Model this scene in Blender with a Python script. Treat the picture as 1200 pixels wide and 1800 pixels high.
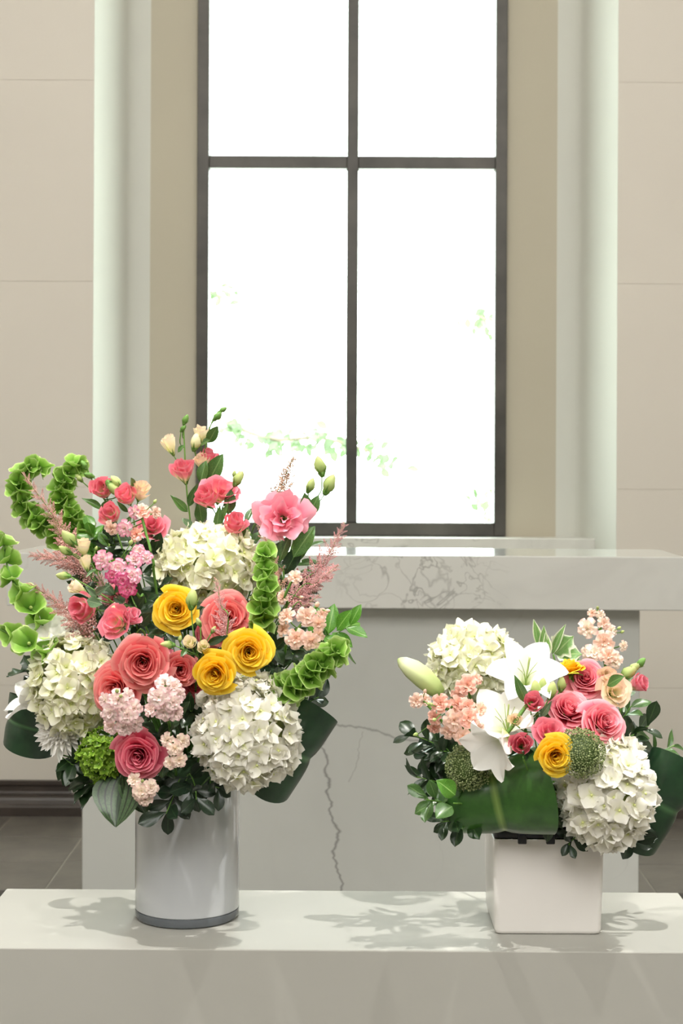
import bpy, bmesh, math, random
from mathutils import Vector, Matrix, Quaternion, noise

# ---------------------------------------------------------------- camera, light, exposure
scene = bpy.context.scene
COL = scene.collection
for o in list(bpy.data.objects):
    bpy.data.objects.remove(o)
R = math.radians
F = 2800.0                 # focal length in pixels of the 1200x1800 frame
CX, CY = 605.0, 825.0      # principal point
CAMZ = 1.2
ROLL = math.radians(0.25)

cam_d = bpy.data.cameras.new('camera')
cam_d.sensor_fit = 'AUTO'; cam_d.sensor_width = 36.0
cam_d.lens = F / 1800.0 * 36.0
cam_d.shift_x = (600.0 - CX) / 1800.0
cam_d.shift_y = (CY - 900.0) / 1800.0
cam_d.dof.use_dof = True
cam_d.dof.focus_distance = 2.2
cam_d.dof.aperture_fstop = 12.0
cam_d.clip_start = 0.05
cam = bpy.data.objects.new('camera', cam_d); COL.objects.link(cam)
cam.location = (0, 0, CAMZ)
cam.rotation_euler = (Matrix.Rotation(R(90), 4, 'X') @ Matrix.Rotation(ROLL, 4, 'Z')).to_euler()
scene.camera = cam

vs = scene.view_settings
vs.view_transform = 'Standard'; vs.look = 'None'; vs.exposure = 0.0; vs.gamma = 1.0
vs.use_curve_mapping = False

world = bpy.data.worlds.new('overcast_sky'); scene.world = world
world.use_nodes = True
bg = world.node_tree.nodes['Background']
bg.inputs[0].default_value = (0.9, 1.0, 0.945, 1)
bg.inputs[1].default_value = 12.5

def area_lamp(name, loc, rot, sx, sy, watt, col):
    l = bpy.data.lights.new(name, 'AREA'); l.shape = 'RECTANGLE'; l.size = sx; l.size_y = sy
    l.energy = watt; l.color = col
    o = bpy.data.objects.new(name, l); COL.objects.link(o); o.location = loc; o.rotation_euler = rot
    return o
def spot_lamp(name, loc, target, watt, col, size, angle, blend=0.6):
    l = bpy.data.lights.new(name, 'SPOT'); l.energy = watt; l.color = col
    l.shadow_soft_size = size; l.spot_size = R(angle); l.spot_blend = blend
    o = bpy.data.objects.new(name, l); COL.objects.link(o); o.location = loc
    o.rotation_euler = (Vector(target) - Vector(loc)).to_track_quat('-Z', 'Y').to_euler()
    return o
# daylight portal in the window opening (guides the sampling of the sky only)
por = area_lamp('window_portal', (0.024, 5.90, 2.18), (R(-90), 0, 0), 1.06, 2.4, 1, (1, 1, 1))
por.data.cycles.is_portal = True
# added fill lamp behind the camera; then track spots over the altar step
area_lamp('front_fill_lamp', (0.0, -0.8, 3.7), (R(45), 0, 0), 4.0, 2.4, 188, (1.0, 0.98, 0.945))
area_lamp('wall_fill_lamp', (0.0, 3.3, 4.1), (R(32), 0, 0), 4.6, 0.6, 30, (1.0, 0.98, 0.945))  # added fill that brightens the back wall, not a known fixture
spot_lamp('track_spot_lamp', (1.15, 1.75, 4.0), (-0.22, 2.28, 0.75), 330, (1.0, 0.97, 0.92), 0.022, 48, 0.45)
spot_lamp('track_spot_lamp', (-1.25, 1.75, 4.0), (0.28, 2.28, 0.7), 330, (1.0, 0.97, 0.92), 0.022, 48, 0.45)
spot_lamp('track_spot_lamp', (-0.85, 1.95, 4.0), (-0.2, 2.28, 0.8), 60, (1.0, 0.97, 0.92), 0.022, 46, 0.45)

def at(px, py, d):
    """pixel of the 1200x1800 frame at world depth d (metres along +Y) -> world point"""
    x, y = px - CX, py - CY
    x, y = x + y * ROLL, y - x * ROLL
    return Vector((x * d / F, d, CAMZ - y * d / F))

# ---------------------------------------------------------------- materials
MATS = {}
def nodes_mat(name):
    m = bpy.data.materials.new(name); m.use_nodes = True
    nt = m.node_tree; b = nt.nodes['Principled BSDF']
    MATS[name] = m
    return m, nt, b
def N(nt, typ, **kw):
    n = nt.nodes.new(typ)
    for k, v in kw.items(): setattr(n, k, v)
    return n
def ramp(nt, fac, stops, interp='LINEAR'):
    r = N(nt, 'ShaderNodeValToRGB'); r.color_ramp.interpolation = interp
    e = r.color_ramp.elements
    while len(e) < len(stops): e.new(0.5)
    for i, (p, c) in enumerate(stops):
        e[i].position = p; e[i].color = (c[0], c[1], c[2], 1) if len(c) == 3 else c
    nt.links.new(fac, r.inputs[0]); return r.outputs[0]
def mathn(nt, op, a, b=None, c=None, clamp=False):
    n = N(nt, 'ShaderNodeMath', operation=op); n.use_clamp = clamp
    for i, v in enumerate((a, b, c)):
        if v is None: continue
        if isinstance(v, (int, float)): n.inputs[i].default_value = v
        else: nt.links.new(v, n.inputs[i])
    return n.outputs[0]
def mixc(nt, fac, a, b, mode='MIX'):
    n = N(nt, 'ShaderNodeMix', data_type='RGBA', blend_type=mode)
    for s, v in ((0, fac), (6, a), (7, b)):
        if isinstance(v, (int, float)): n.inputs[s].default_value = v
        elif isinstance(v, tuple): n.inputs[s].default_value = (*v, 1) if len(v) == 3 else v
        else: nt.links.new(v, n.inputs[s])
    return n.outputs[2]
def srgb(r, g, b):
    f = lambda c: (c / 255 / 12.92) if c <= 10.3 else ((c / 255 + 0.055) / 1.055) ** 2.4
    return (f(r), f(g), f(b))
def noise_tex(nt, scale, detail=4, rough=0.55, vec=None, coord='Object', dist=0.0):
    tc = N(nt, 'ShaderNodeTexCoord'); n = N(nt, 'ShaderNodeTexNoise')
    n.inputs['Scale'].default_value = scale; n.inputs['Detail'].default_value = detail
    n.inputs['Roughness'].default_value = rough; n.inputs['Distortion'].default_value = dist
    nt.links.new(vec if vec is not None else tc.outputs[coord], n.inputs['Vector'])
    return n.outputs['Fac']
def bump(nt, b, h, strength, dist=0.01):
    n = N(nt, 'ShaderNodeBump'); n.inputs['Strength'].default_value = strength
    n.inputs['Distance'].default_value = dist
    nt.links.new(h, n.inputs['Height']); nt.links.new(n.outputs[0], b.inputs['Normal'])

def plain(name, col, rough=0.5, var=0.06, scale=8, metallic=0, coat=0, bmp=0):
    m, nt, b = nodes_mat(name)
    nf = noise_tex(nt, scale)
    c2 = tuple(max(0, c * (1 - var)) for c in col); c1 = tuple(min(1, c * (1 + var)) for c in col)
    nt.links.new(ramp(nt, nf, [(0.3, c2), (0.7, c1)]), b.inputs['Base Color'])
    b.inputs['Roughness'].default_value = rough; b.inputs['Metallic'].default_value = metallic
    b.inputs['Coat Weight'].default_value = coat
    if bmp: bump(nt, b, noise_tex(nt, scale * 12, 3), bmp, 0.004)
    return m

plain('wall_plaster', srgb(224, 217, 207), 0.75, 0.02, 1.4, bmp=0.05)
plain('ceiling_paint', (0.8, 0.79, 0.76), 0.8, 0.02, 2)
plain('jamb_plaster', srgb(212, 212, 204), 0.7, 0.02, 1.4, bmp=0.04)
plain('shaded_niche_plaster', srgb(192, 184, 165), 0.7, 0.02, 1.4, bmp=0.04)  # niche shade put into the colour: darker beige than the wall plaster
plain('bronze_frame', srgb(72, 69, 64), 0.4, 0.35, 5, metallic=0.3)
plain('base_stone', srgb(64, 56, 51), 0.3, 0.2, 9, coat=0.2)
plain('grout', srgb(168, 160, 150), 0.8, 0.1, 20)
plain('outdoor_paving', srgb(225, 225, 218), 0.8, 0.06, 1)
plain('black_plastic', srgb(28, 32, 38), 0.4, 0.1, 30)
plain('foam', srgb(52, 78, 50), 0.9, 0.2, 60)

def tile_mat():
    m, nt, b = nodes_mat('slate_tile')
    nf = noise_tex(nt, 6, 6, 0.65, dist=0.4)
    c = ramp(nt, nf, [(0.25, srgb(92, 88, 84)), (0.75, srgb(124, 118, 110))])
    oi = N(nt, 'ShaderNodeObjectInfo')
    v = mathn(nt, 'MULTIPLY_ADD', oi.outputs['Random'], 0.22, 0.88)
    nt.links.new(mixc(nt, 1.0, c, v, 'MULTIPLY'), b.inputs['Base Color'])
    b.inputs['Roughness'].default_value = 0.28
    bump(nt, b, noise_tex(nt, 14, 5), 0.08, 0.01)
tile_mat()
plain('black_floor', srgb(30, 29, 28), 0.25, 0.2, 6)

def vein_lines(nt, scale, width, warp, seed):
    tc = N(nt, 'ShaderNodeTexCoord')
    mp = N(nt, 'ShaderNodeMapping'); mp.inputs['Location'].default_value = (seed, seed * 1.7, seed * 0.3)
    nt.links.new(tc.outputs['Object'], mp.inputs[0])
    n = N(nt, 'ShaderNodeTexNoise'); n.inputs['Scale'].default_value = scale
    n.inputs['Detail'].default_value = 3.5; n.inputs['Roughness'].default_value = 0.6; n.inputs['Distortion'].default_value = warp
    nt.links.new(mp.outputs[0], n.inputs['Vector'])
    d = mathn(nt, 'ABSOLUTE', mathn(nt, 'SUBTRACT', n.outputs['Fac'], 0.5))
    return mathn(nt, 'SUBTRACT', 1.0, mathn(nt, 'DIVIDE', d, width, clamp=True), clamp=True)

def marble(name, base, rough, veins=0.5, seed=0.0, custom=None, coat=0.0):
    m, nt, b = nodes_mat(name)
    cloud = noise_tex(nt, 2.2, 5, 0.6)
    c = ramp(nt, cloud, [(0.3, tuple(x * 0.93 for x in base)), (0.7, base)])
    v1 = vein_lines(nt, 3.2, 0.011, 0.9, seed)
    mask = ramp(nt, noise_tex(nt, 1.6, 2), [(0.5, (0, 0, 0)), (0.62, (1, 1, 1))])
    vv = mathn(nt, 'MULTIPLY', mathn(nt, 'MULTIPLY', v1, mask), veins)
    v2 = vein_lines(nt, 1.3, 0.05, 1.2, seed + 4)
    vv = mathn(nt, 'MAXIMUM', vv, mathn(nt, 'MULTIPLY', v2, 0.18 * veins))
    if custom: vv = mathn(nt, 'MAXIMUM', vv, custom(nt))
    col = mixc(nt, vv, c, srgb(104, 100, 98))
    nt.links.new(col, b.inputs['Base Color'])
    b.inputs['Roughness'].default_value = rough; b.inputs['Coat Weight'].default_value = coat
    return m

def pedestal_veins(nt):
    """one wandering crack that runs down the slab, one that leaves it sideways"""
    tc = N(nt, 'ShaderNodeTexCoord'); sp = N(nt, 'ShaderNodeSeparateXYZ')
    nt.links.new(tc.outputs['Object'], sp.inputs[0]); X, Z = sp.outputs[0], sp.outputs[2]
    def wander(scale, amp, w, along):
        cmb = N(nt, 'ShaderNodeCombineXYZ'); nt.links.new(along, cmb.inputs[0]); cmb.inputs[1].default_value = w
        n = N(nt, 'ShaderNodeTexNoise'); n.inputs['Scale'].default_value = scale; n.inputs['Detail'].default_value = 4
        n.inputs['Roughness'].default_value = 0.62
        nt.links.new(cmb.outputs[0], n.inputs['Vector'])
        return mathn(nt, 'MULTIPLY', mathn(nt, 'SUBTRACT', n.outputs['Fac'], 0.5), amp)
    def line(a, along, slope, off, width, w, amp, lo, hi):
        # |a - (off + slope*along + wander)| < width, inside lo < along < hi
        tgt = mathn(nt, 'ADD', mathn(nt, 'MULTIPLY_ADD', along, slope, off), wander(9, amp, w, along))
        d = mathn(nt, 'ABSOLUTE', mathn(nt, 'SUBTRACT', a, tgt))
        wd = mathn(nt, 'ADD', mathn(nt, 'ABSOLUTE', wander(22, width * 5, w + 3, along)), width)
        k = mathn(nt, 'SUBTRACT', 1.0, mathn(nt, 'DIVIDE', d, wd), clamp=True)
        m1 = mathn(nt, 'GREATER_THAN', along, lo); m2 = mathn(nt, 'LESS_THAN', along, hi)
        return mathn(nt, 'MULTIPLY', mathn(nt, 'MULTIPLY', k, m1), m2)
    a = line(X, Z, -0.075, -0.002, 0.0042, 1.3, 0.11, -1, 0.56)
    b_ = line(Z, X, -0.22, 0.545, 0.0035, 5.1, 0.05, -0.045, 0.26)
    c_ = line(X, Z, 0.35, -0.13, 0.0018, 8.7, 0.06, 0.40, 0.53)
    out = mathn(nt, 'MAXIMUM', a, mathn(nt, 'MAXIMUM', mathn(nt, 'MULTIPLY', b_, 0.8), mathn(nt, 'MULTIPLY', c_, 0.5)))
    return mathn(nt, 'MULTIPLY', out, 0.75)
def slab_veins(nt):
    tc = N(nt, 'ShaderNodeTexCoord'); sp = N(nt, 'ShaderNodeSeparateXYZ')
    nt.links.new(tc.outputs['Object'], sp.inputs[0])
    near = mathn(nt, 'SUBTRACT', 1.0, mathn(nt, 'DIVIDE', mathn(nt, 'ABSOLUTE', mathn(nt, 'SUBTRACT', sp.outputs[0], 0.20)), 0.22), clamp=True)
    k = mathn(nt, 'MAXIMUM', vein_lines(nt, 5.5, 0.012, 1.1, 31.0), mathn(nt, 'MULTIPLY', vein_lines(nt, 9.0, 0.02, 0.8, 17.0), 0.6))
    return mathn(nt, 'MULTIPLY', mathn(nt, 'MULTIPLY', k, mathn(nt, 'POWER', near, 0.5)), 0.55)
marble('altar_marble', srgb(218, 218, 213), 0.12, 0.3, 2.3, slab_veins, coat=0.3)
marble('pedestal_marble', srgb(198, 200, 195), 0.3, 0.12, 7.1, pedestal_veins)
marble('sill_marble', srgb(228, 227, 220), 0.25, 0.5, 11.0)
marble('bench_stone', srgb(177, 176, 169), 0.6, 0.05, 5.0).node_tree.nodes['Principled BSDF'].inputs['Specular IOR Level'].default_value = 0.15

def glass_mat():
    m, nt, b = nodes_mat('window_glass')
    out = nt.nodes['Material Output']
    tr = N(nt, 'ShaderNodeBsdfTransparent'); tr.inputs[0].default_value = (0.97, 0.985, 0.975, 1)
    gl = N(nt, 'ShaderNodeBsdfGlossy'); gl.inputs['Roughness'].default_value = 0.02
    lw = N(nt, 'ShaderNodeLayerWeight')
    fr5 = mathn(nt, 'MULTIPLY_ADD', mathn(nt, 'POWER', lw.outputs['Facing'], 5.0), 0.5, 0.04)
    mx = N(nt, 'ShaderNodeMixShader')
    nt.links.new(fr5, mx.inputs[0]); nt.links.new(tr.outputs[0], mx.inputs[1]); nt.links.new(gl.outputs[0], mx.inputs[2])
    nt.links.new(mx.outputs[0], out.inputs[0])
glass_mat()

# ---------------------------------------------------------------- mesh helpers
def link(o, parent=None):
    COL.objects.link(o)
    if parent is not None: o.parent = parent
    return o
def tag(o, label=None, cat=None, group=None, kind=None):
    for k, v in (('label', label), ('category', cat), ('group', group), ('kind', kind)):
        if v: o[k] = v
    return o
def make_mesh(name, verts, faces, uvs=None, smooth=True, mat=None):
    me = bpy.data.meshes.new(name)
    me.from_pydata([tuple(v) for v in verts], [], faces)
    if uvs is not None:
        lay = me.uv_layers.new(name='petal')
        li = [0] * len(me.loops); me.loops.foreach_get('vertex_index', li)
        flat = []
        for i in li: flat.extend(uvs[i])
        lay.data.foreach_set('uv', flat)
    if smooth: me.polygons.foreach_set('use_smooth', [True] * len(me.polygons))
    me.materials.append(MATS[mat] if mat else None)
    me.update()
    return me
def put(name, me, parent=None, M=None, mat=None):
    o = bpy.data.objects.new(name, me)
    if M is not None: o.matrix_basis = M
    if mat:
        o.material_slots[0].link = 'OBJECT'; o.material_slots[0].material = MATS[mat]
    return link(o, parent)
def empty(name, loc, label=None, cat=None, group=None, kind=None):
    o = bpy.data.objects.new(name, None); o.empty_display_size = 0.02; o.location = loc
    link(o); return tag(o, label, cat, group, kind)
def box_mesh(name, lo, hi, mat, bev=0.0, seg=2):
    bm = bmesh.new(); bmesh.ops.create_cube(bm, size=1)
    for v in bm.verts:
        v.co = Vector([(lo[i] + hi[i]) / 2 + v.co[i] * (hi[i] - lo[i]) for i in range(3)])
    if bev:
        bmesh.ops.bevel(bm, geom=list(bm.edges), offset=bev, segments=seg, affect='EDGES', profile=0.5)
    me = bpy.data.meshes.new(name); bm.to_mesh(me); bm.free()
    me.materials.append(MATS[mat]); return me
def box(name, lo, hi, mat, parent=None, bev=0.0, seg=2):
    """parent, if given, sits at the world origin or is an Empty whose location is subtracted"""
    off = parent.location if parent is not None else Vector()
    me = box_mesh(name, [lo[i] - off[i] for i in range(3)], [hi[i] - off[i] for i in range(3)], mat, bev, seg)
    return put(name, me, parent)
def prism(name, poly, z0, z1, mat, parent=None, smooth=False):
    """vertical prism over an XY polygon"""
    off = parent.location if parent is not None else Vector()
    n = len(poly)
    v = [(x - off[0], y - off[1], z0 - off[2]) for x, y in poly] + [(x - off[0], y - off[1], z1 - off[2]) for x, y in poly]
    f = [tuple(range(n - 1, -1, -1)), tuple(range(n, 2 * n))] + [(i, (i + 1) % n, n + (i + 1) % n, n + i) for i in range(n)]
    me = make_mesh(name, v, f, smooth=smooth, mat=mat)
    return put(name, me, parent)

# ---------------------------------------------------------------- the room
WY = 5.54                    # plane of the wall either side of the window niche
NY = 5.84                    # plane of the niche's back
XL, XR = -0.875, 0.946       # niche edges at the wall plane
RX0, RX1, RY0, RZ = -3.0, 3.1, -3.0, 4.2
NXL, NXR = -0.715, 0.775     # where the curved jambs meet the niche back
WX0, WX1, WZ0, WZ1 = -0.542, 0.590, 0.958, 3.40   # window frame, outside edges
NTOP = 3.62

floor = tag(box('floor', (RX0, RY0, -0.1), (RX1, 6.2, -0.0025), 'grout'), kind='structure')
tag(box('wall_left', (RX0 - 0.1, RY0, -0.1), (RX0, 6.2, RZ), 'wall_plaster'), kind='structure')
tag(box('wall_right', (RX1, RY0, -0.1), (RX1 + 0.1, 6.2, RZ), 'wall_plaster'), kind='structure')
tag(box('wall_front', (RX0 - 0.1, RY0 - 0.1, -0.1), (RX1 + 0.1, RY0, RZ), 'wall_plaster'), kind='structure')
tag(box('ceiling', (RX0 - 0.1, RY0 - 0.1, RZ), (RX1 + 0.1, 6.2, RZ + 0.1), 'ceiling_paint'), kind='structure')

# floor tiles near the altar, a plain black band in front of them
TX, TY = 0.29, 0.33
tile_me = box_mesh('tile', (-TX / 2 + 0.0018, -TY / 2 + 0.0018, -0.0025), (TX / 2 - 0.0018, TY / 2 - 0.0018, 0), 'slate_tile', 0.0012, 1)
for r in range(3):
    for c in range(-5, 8):
        x = -0.848 + TX * (c + 0.5) + (0 if r % 2 == 0 else 0.0)
        put('tile', tile_me, floor, Matrix.Translation((x, 4.605 + TY * (r + 0.5) - 0.08, 0)))
bt_me = box_mesh('black_band', (-0.29 + 0.001, -0.29 + 0.001, -0.0025), (0.289, 0.289, 0), 'black_floor', 0.001, 1)
for c in range(5):
    put('black_band', bt_me, floor, Matrix.Translation((-1.16 + 0.58 * c, 4.525 - 0.29, 0)))
ff_me = box_mesh('floor_slab', (RX0, RY0, -0.0025), (RX1, 3.945, 0), 'slate_tile')
put('floor_slab', ff_me, floor)

# wall either side of the niche: large plaster-faced panels with hairline joints
wall = empty('wall_back', (0, WY, 0), kind='structure')
courses = [0.0, 0.444, 1.135, 1.85, 2.55, 3.25, RZ]
def panel_run(x0, x1, cuts):
    for i in range(len(courses) - 1):
        xs = [x0] + cuts[i % 2] + [x1]
        for a, b in zip(xs, xs[1:]):
            lo, hi = (a + 0.0003, WY, courses[i] + 0.0003), (b - 0.0003, WY + 0.03, courses[i + 1] - 0.0003)
            box('panel', lo, hi, 'wall_plaster', wall, 0.0005, 1)
panel_run(RX0, XL, ([-1.75], [-2.3]))
panel_run(XR, RX1, ([1.95], [2.35]))
box('backing', (RX0, WY + 0.03, 0), (XL, 6.0, RZ), 'wall_plaster', wall)
box('backing', (XR, WY + 0.03, 0), (RX1, 6.0, RZ), 'wall_plaster', wall)
box('lintel', (XL, WY, NTOP), (XR, 6.0, RZ), 'wall_plaster', wall)
box('niche_back', (XL, NY, 0), (WX0, 5.895, NTOP), 'shaded_niche_plaster', wall)
box('niche_back', (WX1, NY, 0), (XR, 5.895, NTOP), 'shaded_niche_plaster', wall)
box('niche_back', (WX0, NY, WZ1), (WX1, 5.895, NTOP), 'shaded_niche_plaster', wall)
box('apron', (WX0, NY, 0), (WX1, 5.895, WZ0), 'shaded_niche_plaster', wall)
def jamb(xo, xi, name):
    s = 1 if xi > xo else -1
    K = 20; pts = []
    for i in range(K + 1):
        t = i / K                       # straight splay, then a tight cove into the niche back
        a = min(1.0, t / 0.4); b = max(0.0, (t - 0.4) / 0.6)
        X_, Y_ = 0.50 * a, 0.84 * a
        if b > 0:
            p0, p1, p2 = (0.50, 0.84), (0.595, 1.0), (1.0, 1.0)
            X_, Y_ = [(1 - b) ** 2 * p0[q] + 2 * b * (1 - b) * p1[q] + b * b * p2[q] for q in (0, 1)]
        pts.append((xo + (xi - xo) * X_, WY + (NY - WY) * Y_))
    poly = pts + [(xi, NY + 0.01), (xo - 0.0 * s, NY + 0.01)]
    if s < 0: poly = poly[::-1]
    o = prism(name, poly[::-1] if s > 0 else poly[::-1], 0, NTOP, 'jamb_plaster', None)
    for i, p in enumerate(o.data.polygons): p.use_smooth = True
    o.data.set_sharp_from_angle(angle=R(30))
    tag(o, kind='structure')
jamb(XL, NXL, 'trim_1'); jamb(XR, NXR, 'trim_2')

# baseboards, moulded stone with a mitred return
prof = [(0.055, 0), (0.055, 0.030), (0.050, 0.036), (0.046, 0.040), (0.040, 0.052), (0.034, 0.060), (0.030, 0.064), (0.030, 0.069),
        (0.014, 0.071), (0.011, 0.078), (0.012, 0.094), (0.018, 0.102), (0.018, 0.113), (0.015, 0.116), (0, 0.116)]
def baseboard(name, xa, xe):
    s = 1 if xe > xa else -1
    v, f = [], []
    for o_, z in prof:
        v += [(xa, WY - o_, z), (xe - s * (0.055 - o_), WY - o_, z), (xe - s * (0.055 - o_), WY, z)]
    for i in range(len(prof) - 1):
        a, b = 3 * i, 3 * i + 3
        f += [(a, a + 1, b + 1, b), (a + 1, a + 2, b + 2, b + 1)]
    me = make_mesh(name, v, f, smooth=False, mat='base_stone')
    tag(put(name, me), kind='structure')
baseboard('baseboard_left', RX0, -0.90)
baseboard('baseboard_right', RX1, 0.972)

# the window
win = empty('window_1', (0.024, 5.86, WZ0), kind='structure')
FW = 0.043; FY0, FY1 = 5.815, 5.885
box('stile', (WX0, FY0, WZ0), (WX0 + FW, FY1, WZ1), 'bronze_frame', win, 0.002, 1)
box('stile', (WX1 - FW, FY0, WZ0), (WX1, FY1, WZ1), 'bronze_frame', win, 0.002, 1)
box('bottom_rail', (WX0 + FW, FY0, WZ0), (WX1 - FW, FY1, WZ0 + 0.048), 'bronze_frame', win, 0.002, 1)
box('top_rail', (WX0 + FW, FY0, WZ1 - FW), (WX1 - FW, FY1, WZ1), 'bronze_frame', win, 0.002, 1)
MX = (617.5 - CX) * 5.85 / F
box('mullion', (MX - 0.021, FY0 + 0.008, WZ0 + 0.048), (MX + 0.021, FY1, WZ1 - FW), 'bronze_frame', win, 0.002, 1)
ZM0, ZM1 = CAMZ - (298 - CY) * 5.85 / F, CAMZ - (276 - CY) * 5.85 / F
box('transom_bar', (WX0 + FW, FY0 + 0.012, ZM0), (MX - 0.021, FY1, ZM1), 'bronze_frame', win, 0.002, 1)
box('transom_bar', (MX + 0.021, FY0 + 0.012, ZM0), (WX1 - FW, FY1, ZM1), 'bronze_frame', win, 0.002, 1)
for xa, xb in ((WX0 + FW, MX - 0.021), (MX + 0.021, WX1 - FW)):
    for za, zb in ((WZ0 + 0.048, ZM0), (ZM1, WZ1 - FW)):
        box('pane', (xa, 5.858, za), (xb, 5.862, zb), 'window_glass', win)
box('window_sill', (-0.834, 5.69, 0.90), (0.906, 5.845, 0.956), 'sill_marble', win, 0.003, 2)
box('sill_apron', (-0.834, 5.70, 0.0), (0.906, 5.845, 0.8995), 'shaded_niche_plaster', win)

# outside: pale paving and leafy branches in front of a bright overcast sky
tag(box('ground', (-12, 6.2, -0.35), (12, 26, -0.3), 'outdoor_paving'), kind='structure')

# ---------------------------------------------------------------- altar
def altar():
    cxp = at(610, 980, 4.0)
    root = empty('altar', (0.005, 4.19, 0), 'white marble altar table with thick veined top slab on a slab pedestal', 'altar')
    root.rotation_euler = (0, 0, R(-2.2))
    L = 0.852; top, th = 0.985, 0.134
    put('table_slab', box_mesh('table_slab', (-L, -0.19, top - th), (L, 0.19, top), 'altar_marble', 0.003, 2), root)
    put('pedestal', box_mesh('pedestal', (-0.672, -0.115, 0), (0.752, 0.115, top - th), 'pedestal_marble', 0.002, 1), root)
altar()

# ---------------------------------------------------------------- display bench in front
BZ = 0.56
def bench():
    root = empty('display_bench', (0.0, 2.27, 0), 'long white stone plinth bench carrying both flower vases', 'bench')
    root.rotation_euler = (0, 0, R(-0.4))
    w0, w1 = -0.512, 0.508
    put('body', box_mesh('body', (w0, -0.15, 0.08), (w1, 0.15, BZ), 'bench_stone', 0.0016, 2), root)
    put('toe_kick', box_mesh('toe_kick', (w0 + 0.03, -0.12, 0), (w1 - 0.03, 0.12, 0.0798), 'base_stone', 0.001, 1), root)
bench()

# ================================================================ flowers: materials
def petal_mat(name, stops, rough=0.5, trans=0.25, var=0.10, edge=None, coat=0.0, spec=0.3):
    """colour runs along the petal (uv v); optional edge = (colour, start) towards its rim"""
    m, nt, b = nodes_mat(name)
    uv = N(nt, 'ShaderNodeUVMap'); uv.uv_map = 'petal'
    sp = N(nt, 'ShaderNodeSeparateXYZ'); nt.links.new(uv.outputs[0], sp.inputs[0])
    nz = noise_tex(nt, 160, 2)
    v = mathn(nt, 'ADD', sp.outputs[1], mathn(nt, 'MULTIPLY', mathn(nt, 'SUBTRACT', nz, 0.5), 0.10))
    col = ramp(nt, v, stops)
    if edge:
        a = mathn(nt, 'ABSOLUTE', mathn(nt, 'MULTIPLY_ADD', sp.outputs[0], 2.0, -1.0))
        e = ramp(nt, a, [(edge[1], (0, 0, 0)), (1.0, (1, 1, 1))])
        col = mixc(nt, e, col, edge[0])
    oi = N(nt, 'ShaderNodeObjectInfo')
    k = mathn(nt, 'MULTIPLY_ADD', oi.outputs['Random'], 2 * var, 1 - var)
    col = mixc(nt, 1.0, col, k, 'MULTIPLY')
    nt.links.new(col, b.inputs['Base Color'])
    b.inputs['Roughness'].default_value = rough; b.inputs['Specular IOR Level'].default_value = spec
    b.inputs['Coat Weight'].default_value = coat
    if trans:
        tl = N(nt, 'ShaderNodeBsdfTranslucent'); nt.links.new(col, tl.inputs[0])
        mx = N(nt, 'ShaderNodeMixShader'); mx.inputs[0].default_value = trans
        nt.links.new(b.outputs[0], mx.inputs[1]); nt.links.new(tl.outputs[0], mx.inputs[2])
        nt.links.new(mx.outputs[0], nt.nodes['Material Output'].inputs[0])
    return m
def leaf_mat(name, dark, light, rib, rough=0.35, stripes=0, coat=0.3, trans=0.12, margin=None):
    m, nt, b = nodes_mat(name)
    uv = N(nt, 'ShaderNodeUVMap'); uv.uv_map = 'petal'
    sp = N(nt, 'ShaderNodeSeparateXYZ'); nt.links.new(uv.outputs[0], sp.inputs[0])
    U, V = sp.outputs[0], sp.outputs[1]
    a = mathn(nt, 'ABSOLUTE', mathn(nt, 'MULTIPLY_ADD', U, 2.0, -1.0))
    col = ramp(nt, noise_tex(nt, 35, 4), [(0.3, dark), (0.7, light)])
    if stripes:
        w = mathn(nt, 'SINE', mathn(nt, 'MULTIPLY', a, stripes))
        s_ = ramp(nt, w, [(0.35, (0, 0, 0)), (0.9, (1, 1, 1))])
        col = mixc(nt, s_, col, tuple(c * 0.25 for c in dark))
    if margin:
        mz = mathn(nt, 'ADD', a, mathn(nt, 'MULTIPLY', mathn(nt, 'SUBTRACT', noise_tex(nt, 90, 3), 0.5), 0.7))
        col = mixc(nt, ramp(nt, mz, [(0.6, (0, 0, 0)), (0.8, (1, 1, 1))]), col, margin)
    r_ = ramp(nt, a, [(0.0, (1, 1, 1)), (0.09, (0, 0, 0))])
    col = mixc(nt, r_, col, rib)
    oi = N(nt, 'ShaderNodeObjectInfo')
    col = mixc(nt, 1.0, col, mathn(nt, 'MULTIPLY_ADD', oi.outputs['Random'], 0.5, 0.75), 'MULTIPLY')
    nt.links.new(col, b.inputs['Base Color'])
    b.inputs['Roughness'].default_value = rough; b.inputs['Coat Weight'].default_value = coat
    b.inputs['Coat Roughness'].default_value = 0.25
    tl = N(nt, 'ShaderNodeBsdfTranslucent'); nt.links.new(col, tl.inputs[0])
    mx = N(nt, 'ShaderNodeMixShader'); mx.inputs[0].default_value = trans
    nt.links.new(b.outputs[0], mx.inputs[1]); nt.links.new(tl.outputs[0], mx.inputs[2])
    nt.links.new(mx.outputs[0], nt.nodes['Material Output'].inputs[0])

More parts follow.
